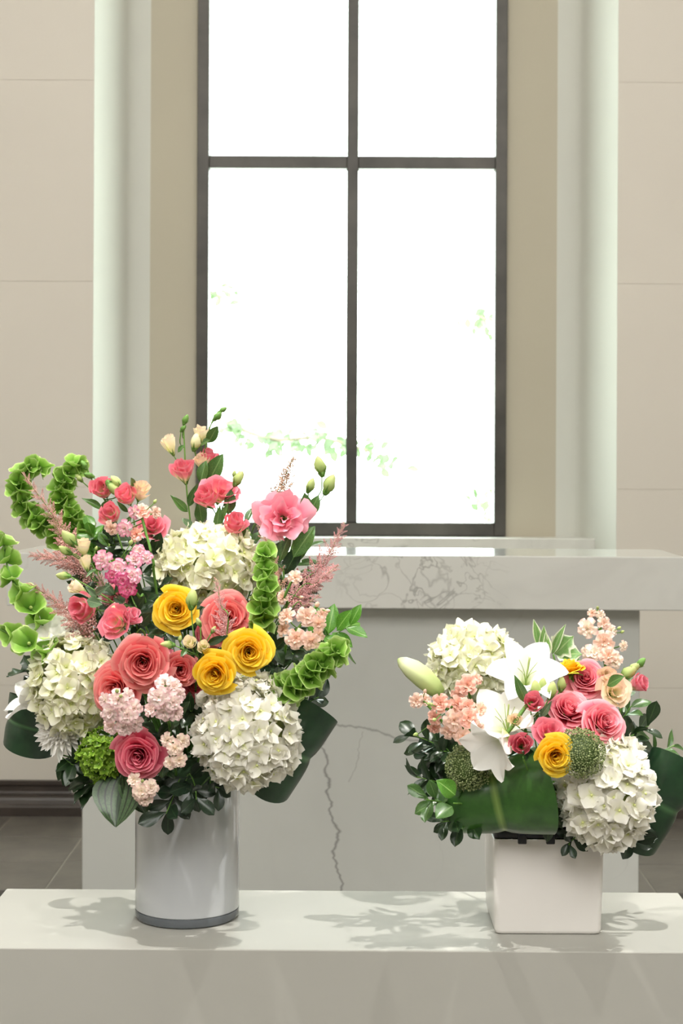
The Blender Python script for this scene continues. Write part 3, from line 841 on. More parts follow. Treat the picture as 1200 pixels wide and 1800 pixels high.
def lisianthus(arr, main, blooms, label, buds=(), leaves=(), group=None):
    """main: px path of the stem, top last; blooms: (x,y,d,r,kind,mat,dir); buds: (x,y,d,len,dx,dy[,mat]) base->tip; leaves: (x0,y0,x1,y1,d,kind,mat)"""
    path = [at(*p) for p in main]
    root = empty('lisianthus', arr.foot(), label, 'lisianthus', group)
    stem_part(root, [root.location, arr.mouth.lerp(root.location, 0.4)] + path, 0.0016, r1=0.0011)
    dense = catmull(path, 8)
    def ped(B, D):
        below = [q for q in dense if q.z < B.z - 0.012] or dense
        near = min(below, key=lambda q: (q - B).length)
        if (near - B).length > 0.004:
            stem_part(root, [near, near.lerp(B, 0.55) - D * 0.006 + Vector((0, 0, -0.002)), B], 0.0009, name='stalk', per=3)
    for (x, y, d, r, kind, mat, dv) in blooms:
        P = at(x, y, d); D = Vector(dv).normalized(); rad = px(r, d) * (1.42 if kind != 'wide' else 0.95)
        B = P - D * rad * 0.65
        c = put('bloom', CALYX, root, local(root, frame(B, D, rnd.uniform(0, 6.28), rad)), 'sepal_green')
        for me in LISI[kind]: put('petal', me, c, None, mat)
        ped(B - D * rad * 0.12, D)
    for b in buds:
        x, y, d, l, dx, dy = b[:6]; mat = b[6] if len(b) > 6 else 'bud_green'
        D = W(dx, dy, 0.15); P = at(x, y, d); s_ = px(l, d)
        o = put('bud', BUD, root, local(root, frame(P, D, rnd.uniform(0, 6), s_)), mat)
        put('calyx', CALYX, o, Matrix.Diagonal((1.3, 1.3, 1.0, 1)), 'sepal_green')
        ped(P, D)
    for (x0, y0, x1, y1, d, kind, mat) in leaves:
        leaf_obj(root, at(x0, y0, d), at(x1, y1, d - 0.012 + jit(0.01)), kind, mat)
    return root

def bells(arr, main, label, size=20, per_node=2, step=20, start=0.0, group=None, out=0.55):
    path = [at(*p) for p in main]
    root = empty('bells_of_ireland', arr.foot(), label, 'bells of ireland', group)
    stem_part(root, [root.location, arr.mouth.lerp(root.location, 0.4)] + path, 0.0022, r1=0.0014)
    dense = catmull(path, 14); acc = 0.0; total = sum((b - a).length for a, b in zip(dense, dense[1:])); run = 0.0; k = 0
    for a, b in zip(dense, dense[1:]):
        seg = (b - a).length; run += seg; acc += seg
        if run / total < start or acc < px(step, 2.25): continue
        acc = 0.0; T = (b - a).normalized(); side = T.cross(Vector((0, -1, 0))).normalized(); fr = side.cross(T)
        sz = px(size * 1.22, 2.25) * (1.08 - 0.35 * run / total)
        for j in range(per_node):
            th = k * 1.25 + j * 2 * math.pi / per_node + jit(0.3)
            o_ = side * math.cos(th) + fr * math.sin(th) * (1 if per_node > 1 else 0.6) + Vector((0, -0.35, 0))
            D = (o_.normalized() * out + T * (1 - out) + Vector((0, 0, 0.1))).normalized()
            be = put('bell', BELL[(k + j) % 4], root, local(root, frame(b, D, rnd.uniform(0, 6), sz * rnd.uniform(0.88, 1.12))), 'bell_green')
            put('seed', SEED, be, Matrix.Diagonal((0.7, 0.7, 0.7, 1)), 'anther')
        k += 1
    return root

def astilbe(arr, base, tip, label, mat, wide=26, n=26, group=None, bend=(0, 0), fat=0.9):
    Bp, Tp = at(*base), at(*tip)
    mid = Bp.lerp(Tp, 0.55) + Vector((px(bend[0], 2.25), 0, px(bend[1], 2.25)))
    root = empty('astilbe', arr.foot(), label, 'astilbe', group)
    stem_part(root, [root.location, arr.mouth.lerp(root.location, 0.4), Bp, mid, Tp], 0.0014, r1=0.0005)
    dense = catmull([Bp, mid, Tp], 20)
    n = int(n * 1.5)
    for i in range(n):
        t = (i + 0.3) / n; q = dense[min(len(dense) - 2, int(t * (len(dense) - 1)))]
        T = (dense[-1] - q).normalized() if t < 0.95 else (Tp - mid).normalized()
        a = i * 2.4; s1 = T.orthogonal().normalized(); s2 = T.cross(s1)
        D = (s1 * math.cos(a) + s2 * math.sin(a)) * 0.9 + T * (0.6 + 0.4 * t)
        L = px(wide, 2.25) * (1.15 - 0.85 * t) * rnd.uniform(0.75, 1.2)
        put('branchlet', ASTI[i % 4], root, local(root, frame(q, D, rnd.uniform(0, 6), (L * fat, L * fat, L))), mat)
    put('branchlet', ASTI[0], root, local(root, frame(dense[-6], Tp - dense[-6], 0, (px(10, 2.25) * fat * 1.1, px(10, 2.25) * fat * 1.1, (Tp - dense[-6]).length * 1.1))), mat)
    return root

def lily(arr, x, y, d, L, dirv, label, petals=(0, 1, 2, 3, 4, 5), soft=False, roll=0.0, group=None, pistil=True, scale_list=None):
    P = at(x, y, d); D = Vector(dirv).normalized(); Lm = px(L, d)
    root = empty('lily', arr.foot(), label, 'lily', group)
    fr = frame(P, D, roll, Lm)
    src = TEPAL_BROAD if soft == 'broad' else TEPAL_SOFT if soft else TEPAL
    for k in petals:
        s_ = 1.0 if scale_list is None else scale_list[k]
        put('petal', src[k % 3], root, local(root, fr @ Matrix.Rotation(R(60 * k), 4, 'Z') @ Matrix.Diagonal((s_, s_, s_, 1))), 'lily_white')
    if pistil:
        put('pistil', M_('pistil', tube(catmull([(0, 0, 0), (0.02, 0, 0.4), (0.08, 0, 0.8)], 4), 0.018, 0.014), 'anther'), root, local(root, fr), 'anther')
        for k in range(6):
            a = R(60 * k + 20)
            fl = M_('stamen', tube(catmull([(0, 0, 0.05), (0.06 * math.cos(a), 0.06 * math.sin(a), 0.4), (0.2 * math.cos(a), 0.2 * math.sin(a), 0.66)], 3), 0.009, 0.006, 5), 'anther')
            put('stamen', fl, root, local(root, fr), 'anther')
    stem_to(arr, root, P, D, 0.0026)
    return root

def trachelium(arr, x, y, d, r, label):
    P = at(x, y, d); D = face_dir(arr, P, 0.6, 0.5); rad = px(r, d); rr = random.Random(int(x))
    root = empty('trachelium', arr.foot(), label, 'trachelium')
    q = D.to_track_quat('Z', 'Y').to_matrix(); parts = []
    for i in range(900):
        z = 1 - 1.25 * (i + 0.5) / 900; ph = i * 2.39996; s_ = math.sqrt(max(0, 1 - z * z))
        nd = Vector((s_ * math.cos(ph), s_ * math.sin(ph), z * 0.8)); k = 1 + 0.10 * noise.noise(nd * 5) + rr.uniform(-0.08, 0.06)
        parts.append(octa(nd * k, rr.uniform(0.03, 0.05)))
    for i in range(140):
        z = 1 - 1.2 * (i + 0.5) / 140; ph = i * 2.39996; s_ = math.sqrt(max(0, 1 - z * z))
        parts.append(tube([(0, 0, -0.5), (s_ * math.cos(ph) * 0.95, s_ * math.sin(ph) * 0.95, z * 0.76)], 0.012, 0.01, 3))
    me = M_('flower_head', join(parts), 'trachelium', False)
    h = put('flower_head', me, root, local(root, frame(P - D * rad * 0.4, D, 0, rad)), 'trachelium'); h['kind'] = 'stuff'
    put('core', CORE, root, local(root, frame(P - D * rad * 0.4, D, 0, (rad * 0.82, rad * 0.82, rad * 0.62))), 'trachelium_core')
    stem_to(arr, root, P - D * rad * 0.7, D, 0.0022)

def sprig(arr, base, tip, n, L, kind, mat, label, name='leaf_sprig', cat='foliage', group=None, wscale=1.0, nrm=None, whorl=False):
    """twig from base to tip (px,py,d) set with n leaves of L pixels"""
    Bp, Tp = at(*base), at(*tip)
    root = empty(name, arr.foot(), label, cat, group)
    stem_part(root, [root.location, arr.mouth.lerp(root.location, 0.4), Bp, Bp.lerp(Tp, 0.5) + Vector((jit(0.004), jit(0.004), jit(0.004))), Tp], 0.0014, r1=0.0008)
    T = (Tp - Bp).normalized(); s1 = T.cross(Vector((0, -1, 0.3))).normalized(); s2 = s1.cross(T)
    for i in range(n):
        t = (i + 0.6) / n; t = 0.45 + 0.55 * t if whorl else t
        q = Bp.lerp(Tp, t); a = i * 2.4 + jit(0.4)
        o_ = s1 * math.cos(a) + s2 * math.sin(a) * 0.8
        D = (o_ * 1.0 + T * (0.35 + 0.7 * t)).normalized()
        l = px(L, Bp.y) * rnd.uniform(0.8, 1.15) * (1 - 0.25 * t)
        nr = Vector((jit(0.4), -0.7, 0.7)) + T * 0.5 - o_ * 0.3 if nrm is None else Vector(nrm)
        leaf_obj(root, q, q + D * l, kind, mat, wscale, nr)
    return root

def rolled_leaf(arr, c, axis, rad, half, label, mat, a0=120, a1=-110, taper=0.25, tilt=0.0, group=None, skew=0.0):
    """a broad strap leaf bent into a loop: its blade spans along `axis`, its length goes round it"""
    P = at(*c); X = Vector(axis).normalized(); Yv = Vector((0, -1, 0)); Yv = (Yv - X * Yv.dot(X)).normalized(); Z = X.cross(Yv) * (1 if X.cross(Yv).z > 0 else -1)
    root = empty('aspidistra_leaf', arr.foot(), label, 'leaf', group)
    Rm, H = px(rad, c[2]), px(half, c[2])
    def fn(u, v):
        a = R(a0 + (a1 - a0) * v)
        w = H * (math.sin(math.pi * (0.12 + 0.80 * v)) ** 0.5)
        r = Rm * (1 + taper * u) * (1 - 0.12 * math.cos(2 * a)) - 0.004 * (1 - abs(u)) ** 6
        p = P - root.location + X * (u * w + skew * Rm * math.sin(a)) + Yv * (r * math.cos(a)) + Z * (r * math.sin(a) * 1.05)
        return p
    put('blade', M_('blade', grid(fn, 14, 22), mat), root, None, mat)
    e = P + X * 0 + Yv * (Rm * math.cos(R(a1)) * 0.9) + Z * (Rm * math.sin(R(a1)))
    stem_part(root, [root.location, arr.mouth.lerp(root.location, 0.4), e], 0.002, name='leaf_stalk')
    return root

# ================================================================ vases
def vase_mats():
    m, nt, b = nodes_mat('cased_glass')
    nt.links.new(ramp(nt, noise_tex(nt, 3), [(0.3, S(176, 180, 184)), (0.7, S(190, 193, 196))]), b.inputs['Base Color'])
    b.inputs['Roughness'].default_value = 0.22; b.inputs['Coat Weight'].default_value = 1.0; b.inputs['Coat Roughness'].default_value = 0.03
    m, nt, b = nodes_mat('foot_glass')
    nt.links.new(ramp(nt, noise_tex(nt, 5), [(0.3, S(112, 118, 124)), (0.7, S(132, 138, 144))]), b.inputs['Base Color'])
    b.inputs['Roughness'].default_value = 0.05; b.inputs['Transmission Weight'].default_value = 0.35; b.inputs['IOR'].default_value = 1.48
    m, nt, b = nodes_mat('glazed_ceramic')
    nt.links.new(ramp(nt, noise_tex(nt, 4), [(0.3, S(228, 224, 220)), (0.7, S(236, 233, 229))]), b.inputs['Base Color'])
    b.inputs['Roughness'].default_value = 0.3; b.inputs['Coat Weight'].default_value = 0.4; b.inputs['Coat Roughness'].default_value = 0.08
vase_mats()

v1 = empty('cylinder_vase', V1, 'tall pale grey glass cylinder vase with a clear glass foot', 'vase')
r_ = 0.0745
put('body', M_('body', lathe([(0.0, 0.0135), (r_ - 0.0015, 0.0135), (r_, 0.015), (r_, 0.195), (r_ - 0.001, 0.197), (r_ - 0.003, 0.197), (r_ - 0.004, 0.195), (r_ - 0.004, 0.0195), (0.0, 0.0195)], 72), 'cased_glass'), v1, None, 'cased_glass').data.set_sharp_from_angle(angle=R(40))
put('foot', M_('foot', lathe([(0.0, 0.0), (r_ - 0.006, 0.0), (r_ - 0.002, 0.0015), (r_ - 0.0003, 0.004), (r_ - 0.0002, 0.0130), (r_ - 0.002, 0.0134), (0.0, 0.0134)], 72), 'foot_glass'), v1, None, 'foot_glass').data.set_sharp_from_angle(angle=R(50))

def rrect(hx, hy, rad, n=6):
    pts = []
    for cx_, cy_, a0 in ((hx - rad, hy - rad, 0), (-hx + rad, hy - rad, 90), (-hx + rad, -hy + rad, 180), (hx - rad, -hy + rad, 270)):
        for i in range(n + 1):
            a = R(a0 + 90 * i / n); pts.append((cx_ + rad * math.cos(a), cy_ + rad * math.sin(a)))
    return pts
def rr_stack(layers, rad):
    v, f, uv = [], [], []; n = None
    for j, (hx, hy, z) in enumerate(layers):
        P = rrect(hx, hy, min(rad, hx * 0.9, hy * 0.9)); n = len(P)
        for k, (x, y) in enumerate(P): v.append(Vector((x, y, z))); uv.append((k / n, j / (len(layers) - 1)))
    for j in range(len(layers) - 1):
        for k in range(n): f.append((j * n + k, j * n + (k + 1) % n, (j + 1) * n + (k + 1) % n, (j + 1) * n + k))
    f.append(tuple(range(n - 1, -1, -1))); f.append(tuple((len(layers) - 1) * n + k for k in range(n)))
    return v, f, uv
v2 = empty('square_vase', V2, 'square white ceramic vase with rounded corners', 'vase')
put('body', M_('body', rr_stack([(0.069, 0.069, 0.0), (0.0725, 0.0725, 0.0015), (0.0735, 0.0735, 0.006), (0.0765, 0.0765, 0.129), (0.076, 0.076, 0.1316), (0.0735, 0.0735, 0.1318), (0.0725, 0.0725, 0.129), (0.069, 0.069, 0.012)], 0.008), 'glazed_ceramic'), v2, None, 'glazed_ceramic').data.set_sharp_from_angle(angle=R(60))
tray = empty('liner_tray', V2 + Vector((0, 0, 0.1319)), 'black plastic liner tray seated in the mouth of the square vase', 'tray')
put('rim', M_('rim', rr_stack([(0.0715, 0.0715, 0.0002), (0.0745, 0.0745, 0.0015), (0.0745, 0.0745, 0.010), (0.073, 0.073, 0.012), (0.070, 0.070, 0.012), (0.068, 0.068, 0.006)], 0.008), 'black_plastic'), tray, None, 'black_plastic').data.set_sharp_from_angle(angle=R(40))
for xx in (-0.037, 0.002, 0.042):
    box('clip', (V2.x + xx - 0.006, V2.y - 0.0795, V2.z + 0.1259), (V2.x + xx + 0.006, V2.y - 0.0735, V2.z + 0.139), 'black_plastic', tray, 0.001, 1)
fo1 = empty('floral_foam', V1 + Vector((0, 0, 0.0205)), 'dark green floral foam filling the cylinder vase', 'foam')
put('block', M_('block', lathe([(0.0, 0), (0.066, 0), (0.068, 0.003), (0.068, 0.195), (0.060, 0.212), (0.0, 0.216)], 24), 'foam'), fo1)
fo2 = empty('floral_foam', V2 + Vector((0, 0, 0.1443)), 'dark green floral foam block on the liner tray', 'foam')
put('block', M_('block', rr_stack([(0.060, 0.060, 0), (0.062, 0.062, 0.003), (0.060, 0.060, 0.040), (0.05, 0.05, 0.047)], 0.012), 'foam'), fo2)

# ================================================================ arrangement in the cylinder vase
C1 = 'cylinder vase arrangement'
ball(A1, 366, 994, 2.27, 92, 'hyd_cream', 'hydrangea', 'cream hydrangea head at the top of the cylinder vase arrangement', 'hydrangea', HYD, 145, 0.0160, W(0.1, 0.5, 0.9), 0.80)
ball(A1, 135, 1203, 2.20, 82, 'hyd_cream', 'hydrangea', 'cream hydrangea head beside the white chrysanthemum', 'hydrangea', HYD, 135, 0.0152, W(-0.35, 0.15, 1), 1.12)
ball(A1, 435, 1285, 2.13, 92, 'hyd_white', 'hydrangea', 'large white hydrangea head below the yellow roses of the cylinder vase', 'hydrangea', HYD, 165, 0.0158, W(0.3, -0.05, 1), 1.14)
mum(A1, 100, 1283, 2.19, 55, 'white chrysanthemum with thin petals below a cream hydrangea')
ball(A1, 182, 1328, 2.16, 47, 'hyd_lime', 'green_snowball', 'lime green snowball flower beside the lowest deep pink rose', 'snowball flower', LIME, 110, 0.0068, W(-0.1, -0.2, 1), 1.05, core='hyd_lime')

rose(A1, 250, 1166, 2.075, 47, 'rose_coral', 'large coral rose facing forward above the blush stock', W(0.05, -0.02, 1), 0)
rose(A1, 198, 1212, 2.10, 43, 'rose_coral', 'coral rose half covered by blush stock', W(-0.3, 0.1, 1), 1)
rose(A1, 242, 1330, 2.085, 43, 'rose_deep', 'deep pink rose, lowest rose in the cylinder vase', W(-0.05, -0.1, 1), 0)
rose(A1, 401, 1084, 2.13, 44, 'rose_coral', 'salmon coral rose beside the upright bells of ireland', W(0.1, 0.25, 1), 1)
rose(A1, 343, 1200, 2.16, 42, 'rose_deep', 'deep pink rose tucked behind the small yellow rose', W(0.2, 0.0, 1), 2)
rose(A1, 268, 1140, 2.13, 36, 'rose_deep', 'deep pink rose peeping out behind the large coral rose', W(0.1, 0.5, 0.8), 2)
rose(A1, 318, 1178, 2.12, 34, 'rose_coral', 'small coral rose wedged between coral and deep pink roses', W(0.2, 0.05, 1), 2)
rose(A1, 366, 1112, 2.15, 30, 'rose_deep', 'deep pink rose half hidden below the salmon coral rose', W(-0.3, 0.0, 1), 2)
rose(A1, 203, 1052, 2.22, 30, 'rose_deep', 'deep pink rose in the shade between stock and coral lisianthus', W(-0.1, 0.3, 1), 2)
rose(A1, 308, 1070, 2.11, 38, 'rose_yellow', 'yellow rose below the top cream hydrangea', W(0.0, 0.1, 1), 0)
rose(A1, 438, 1147, 2.075, 40, 'rose_yellow', 'yellow rose above the large white hydrangea', W(0.1, 0.0, 1), 1)
rose(A1, 376, 1187, 2.07, 37, 'rose_yellow', 'small yellow rose with drooping outer petals', W(-0.12, -0.15, 1), 0)

# lisianthus
lisianthus(A1, [(330, 1010, 2.30), (335, 930, 2.31), (328, 860, 2.31), (322, 740, 2.31)],
    [(323, 830, 2.30, 24, 'cup', 'lisi_pink', W(-0.1, 0.8, 0.6)), (299, 782, 2.31, 19, 'bud', 'lisi_cream', W(-0.3, 1, 0.35))],
    'lisianthus stem with a pink cup and cream bud beside the window frame',
    buds=[(323, 745, 2.31, 18, 0.4, 1, 'sepal_green'), (318, 758, 2.31, 14, 0.5, 0.6, 'sepal_green')],
    leaves=[(330, 900, 302, 872, 2.30, 'lance', 'leaf_mid'), (312, 795, 322, 782, 2.29, 'oval', 'leaf_mid'), (340, 930, 322, 910, 2.29, 'oval', 'leaf_grey'), (332, 890, 345, 852, 2.3, 'lance', 'leaf_mid')])
lisianthus(A1, [(345, 1010, 2.33), (350, 920, 2.34), (354, 840, 2.34), (366, 760, 2.34), (384, 722, 2.34)],
    [(352, 764, 2.34, 17, 'bud', 'lisi_cream', W(0.0, 1, 0.3)), (364, 806, 2.345, 19, 'cup', 'lisi_pink', W(0.2, 0.9, 0.4)), (354, 812, 2.33, 16, 'cup', 'lisi_blush', W(-0.1, 0.9, 0.5))],
    'tallest lisianthus stem with cream cups and tight green buds against the window',
    buds=[(376, 738, 2.34, 20, 0.6, 0.6, 'sepal_green'), (386, 724, 2.34, 15, 0.8, 0.5, 'sepal_green'), (341, 790, 2.335, 30, 0.2, 1, 'lisi_cream')],
    leaves=[(366, 850, 388, 800, 2.32, 'oval', 'leaf_mid'), (352, 850, 360, 810, 2.31, 'oval', 'leaf_mid'), (366, 778, 380, 752, 2.33, 'oval', 'leaf_mid'), (352, 782, 366, 772, 2.33, 'oval', 'leaf_mid')])
lisianthus(A1, [(385, 1000, 2.29), (384, 930, 2.29), (392, 890, 2.29), (410, 850, 2.29)],
    [(364, 876, 2.27, 25, 'cup', 'lisi_pink', W(-0.3, 0.7, 0.8)), (388, 866, 2.285, 25, 'open', 'lisi_pink', W(0.3, 0.8, 0.7))],
    'lisianthus stem with two pink blooms above the cream hydrangea',
    buds=[(413, 852, 2.29, 28, 0.5, 0.9), (420, 840, 2.29, 13, 0.1, 1), (411, 838, 2.29, 12, 0.1, 1)],
    leaves=[(400, 905, 408, 862, 2.28, 'oval', 'leaf_mid'), (380, 930, 386, 890, 2.27, 'lance', 'leaf_mid'), (355, 920, 350, 885, 2.29, 'oval', 'leaf_mid'), (390, 920, 396, 885, 2.27, 'lance', 'leaf_mid')])
lisianthus(A1, [(400, 1010, 2.26), (402, 960, 2.26), (404, 945, 2.26)],
    [(410, 924, 2.25, 25, 'cup', 'lisi_pink', W(0.3, 0.8, 0.8))], 'single pink lisianthus low behind the cream hydrangea',
    leaves=[(420, 950, 432, 912, 2.26, 'lance', 'leaf_mid')])
lisianthus(A1, [(235, 1040, 2.30), (210, 950, 2.31), (190, 890, 2.31), (165, 850, 2.32), (150, 816, 2.32)],
    [(182, 862, 2.30, 24, 'cup', 'lisi_pink', W(-0.1, 0.5, 1))],
    'pink lisianthus beside green bells with slim buds at its tip',
    buds=[(152, 824, 2.32, 18, -0.6, 0.9, 'sepal_green'), (164, 838, 2.32, 18, -0.9, 0.3, 'sepal_green'), (190, 848, 2.29, 32, 0.5, -0.5, 'bud_green'), (212, 856, 2.29, 26, -0.5, 0.6), (144, 846, 2.32, 16, -0.6, 0.7)],
    leaves=[(180, 895, 146, 874, 2.30, 'lance', 'leaf_mid'), (176, 895, 196, 880, 2.29, 'oval', 'leaf_mid')])
lisianthus(A1, [(245, 1030, 2.28), (238, 950, 2.28), (234, 895, 2.28)],
    [(222, 874, 2.27, 22, 'cup', 'lisi_pink', W(-0.2, 0.6, 0.9)), (246, 864, 2.28, 21, 'cup', 'lisi_blush', W(0.25, 0.8, 0.7))],
    'lisianthus with one pink and one creamy blush bloom side by side',
    leaves=[(225, 900, 205, 882, 2.29, 'lance', 'leaf_mid'), (232, 860, 234, 842, 2.28, 'oval', 'leaf_mid')])
lisianthus(A1, [(235, 1030, 2.26), (210, 950, 2.26), (200, 925, 2.26)],
    [(196, 906, 2.25, 23, 'cup', 'lisi_pink', W(-0.2, 0.5, 1))], 'pink lisianthus half hidden between bells and salmon stock',
    leaves=[(215, 930, 232, 905, 2.26, 'lance', 'leaf_mid'), (190, 960, 172, 935, 2.27, 'oval', 'leaf_bright')])
lisianthus(A1, [(285, 1030, 2.27), (272, 970, 2.27), (270, 945, 2.27)],
    [(267, 925, 2.26, 19, 'open', 'lisi_deep', W(0.1, 0.6, 0.9))], 'deep pink ruffled lisianthus beside the cream hydrangea top',
    leaves=[(270, 975, 280, 940, 2.26, 'oval', 'leaf_dark'), (262, 970, 245, 945, 2.27, 'oval', 'leaf_dark')])
lisianthus(A1, [(480, 1060, 2.25), (500, 1000, 2.25), (525, 930, 2.26), (560, 870, 2.27)],
    [(498, 908, 2.22, 44, 'wide', 'lisi_light', W(0.05, 0.25, 1))],
    'wide open light pink lisianthus with long green buds against the window',
    buds=[(572, 866, 2.27, 36, 0.45, 1), (566, 834, 2.27, 34, -0.25, 1), (541, 864, 2.265, 26, 0.4, 1)],
    leaves=[(537, 920, 540, 870, 2.25, 'oval', 'leaf_mid'), (540, 910, 560, 872, 2.25, 'oval', 'leaf_mid'), (515, 980, 550, 925, 2.23, 'oval', 'leaf_mid'), (490, 990, 505, 940, 2.24, 'oval', 'leaf_mid'), (500, 1010, 525, 960, 2.25, 'oval', 'leaf_dark')])
lisianthus(A1, [(240, 1100, 2.22), (190, 1040, 2.22), (160, 990, 2.22), (140, 965, 2.22)],
    [(147, 962, 2.21, 17, 'cup', 'lisi_cream', W(-0.05, 1, 0.35)), (152, 990, 2.20, 15, 'bud', 'lisi_cream', W(-0.1, 1, 0.3))],
    'cream lisianthus cups with slim green buds over dusty pink astilbe',
    buds=[(132, 958, 2.21, 34, -0.7, 0.8), (124, 973, 2.22, 24, -0.8, 0.5), (168, 968, 2.21, 9, 0.3, 1)],
    leaves=[(170, 1000, 150, 1012, 2.2, 'lance', 'leaf_mid')])
lisianthus(A1, [(260, 1110, 2.18), (200, 1060, 2.17), (170, 1040, 2.17)],
    [(150, 1070, 2.15, 30, 'cup', 'lisi_pink', W(-0.5, 0.1, 0.9)), (136, 1034, 2.17, 17, 'bud', 'lisi_cream', W(-0.8, 0.5, 0.4))],
    'coral pink lisianthus with curling grey green leaves over the cream hydrangea',
    buds=[(122, 1013, 2.18, 24, -1, 0.1), (200, 1078, 2.14, 20, 0.1, 1, 'lisi_cream')],
    leaves=[(170, 1050, 150, 1030, 2.14, 'lance', 'leaf_grey'), (165, 1045, 190, 1030, 2.15, 'lance', 'leaf_grey'), (152, 1055, 175, 1062, 2.13, 'oval', 'leaf_grey'), (200, 1045, 185, 1025, 2.15, 'oval', 'leaf_grey')])
lisianthus(A1, [(260, 1130, 2.15), (235, 1120, 2.14), (222, 1110, 2.14)],
    [(205, 1095, 2.125, 22, 'open', 'lisi_pink', W(-0.5, 0.3, 0.9)), (228, 1085, 2.13, 20, 'cup', 'lisi_light', W(0.5, 0.5, 0.7))],
    'two toned pink and white lisianthus pair above the large coral rose', leaves=[(245, 1100, 262, 1080, 2.15, 'oval', 'leaf_dark')])
lisianthus(A1, [(345, 1190, 2.14), (350, 1160, 2.10), (346, 1150, 2.09)],
    [(334, 1132, 2.085, 14, 'cup', 'lisi_cream', W(-0.1, 0.6, 1)), (358, 1138, 2.08, 13, 'cup', 'lisi_cream', W(0.1, 0.5, 1))],
    'pair of small cream lisianthus cups between the yellow roses',
    buds=[(305, 1134, 2.09, 24, -1, 0.1), (316, 1128, 2.1, 12, 0.1, 1), (352, 1100, 2.09, 16, -0.4, 0.9), (336, 1068, 2.1, 34, 0.1, 1), (372, 1112, 2.09, 14, 0.5, 0.8)],
    leaves=[(365, 1132, 398, 1118, 2.09, 'lance', 'leaf_dark'), (330, 1140, 318, 1152, 2.09, 'oval', 'leaf_mid')])

# stock
stock(A1, [(262, 1080, 2.20), (245, 1050, 2.17), (215, 1010, 2.165), (190, 985, 2.17)],
    [(177, 985, 2.15, 20), (206, 998, 2.15, 18), (214, 1022, 2.14, 18), (238, 982, 2.15, 17), (230, 1012, 2.14, 19), (225, 1036, 2.14, 18), (246, 968, 2.16, 15), (258, 978, 2.16, 14), (196, 1012, 2.15, 15)],
    'stock_pink', 'pink and white stock flower with magenta edges beside the top hydrangea', mats=['stock_pink', 'stock_pink', 'stock_magenta'],
    buds=[(228, 958, 2.15, 11), (240, 952, 2.15, 11)])
stock(A1, [(275, 1040, 2.20), (270, 990, 2.19), (256, 935, 2.20), (248, 905, 2.205)],
    [(250, 895, 2.20, 17), (215, 930, 2.20, 17), (193, 930, 2.21, 15), (236, 938, 2.20, 16), (232, 900, 2.2, 14), (276, 900, 2.22, 12)],
    'stock_salmon', 'salmon pink stock flower on an arching stem behind the pink stock', mats=['stock_salmon', 'stock_pink', 'stock_peach'], buds=[(270, 885, 2.2, 9)])
stock(A1, [(240, 1290, 2.12), (225, 1260, 2.07), (210, 1225, 2.05)],
    [(205, 1232, 2.03, 21), (180, 1232, 2.05, 16), (192, 1256, 2.04, 20), (222, 1258, 2.035, 20), (236, 1246, 2.045, 18), (215, 1282, 2.05, 18), (192, 1278, 2.06, 16), (238, 1275, 2.06, 17), (228, 1222, 2.05, 16)],
    'stock_blush', 'blush stock flower in front of the half covered coral rose', buds=[(206, 1217, 2.03, 10), (212, 1225, 2.025, 9)])
stock(A1, [(300, 1290, 2.12), (292, 1250, 2.06), (290, 1205, 2.05)],
    [(285, 1200, 2.05, 20), (308, 1208, 2.05, 17), (276, 1226, 2.035, 22), (306, 1236, 2.04, 19), (285, 1254, 2.045, 19), (262, 1246, 2.05, 16), (312, 1256, 2.05, 16), (318, 1222, 2.06, 14)],
    'stock_blush', 'blush stock flower between the large coral rose and the white hydrangea', buds=[(290, 1198, 2.03, 9), (296, 1206, 2.03, 9)])
stock(A1, [(300, 1360, 2.15), (303, 1340, 2.10), (308, 1300, 2.08)],
    [(292, 1302, 2.07, 15), (323, 1304, 2.07, 16), (308, 1318, 2.065, 16), (316, 1338, 2.07, 16), (298, 1342, 2.075, 13)],
    'stock_cream', 'creamy white stock flower beside the lowest deep pink rose', buds=[(312, 1296, 2.07, 8)])
stock(A1, [(270, 1370, 2.14), (258, 1385, 2.10), (245, 1378, 2.09)],
    [(233, 1370, 2.08, 15), (266, 1384, 2.075, 17), (248, 1392, 2.07, 17), (256, 1406, 2.08, 15), (240, 1400, 2.085, 13)],
    'stock_cream', 'creamy stock flower hanging over the grey vase below the deep pink rose', buds=[(250, 1374, 2.07, 8)])
stock(A1, [(480, 1190, 2.18), (505, 1130, 2.13), (540, 1085, 2.13), (560, 1062, 2.14)],
    [(500, 1080, 2.12, 19), (494, 1104, 2.13, 15), (540, 1082, 2.12, 20), (560, 1098, 2.12, 16), (520, 1124, 2.10, 21), (546, 1130, 2.10, 19), (568, 1080, 2.13, 12), (560, 1118, 2.12, 14)],
    'stock_peach', 'peach stock flower cluster beside bright green leaves', buds=[(556, 1066, 2.13, 12), (572, 1074, 2.13, 10)])
stock(A1, [(490, 1100, 2.19), (500, 1050, 2.17), (512, 1022, 2.17)],
    [(518, 1014, 2.16, 14), (494, 1048, 2.17, 14)], 'stock_peach', 'small peach stock sprig beneath the pink astilbe', buds=[(525, 1050, 2.17, 9)])

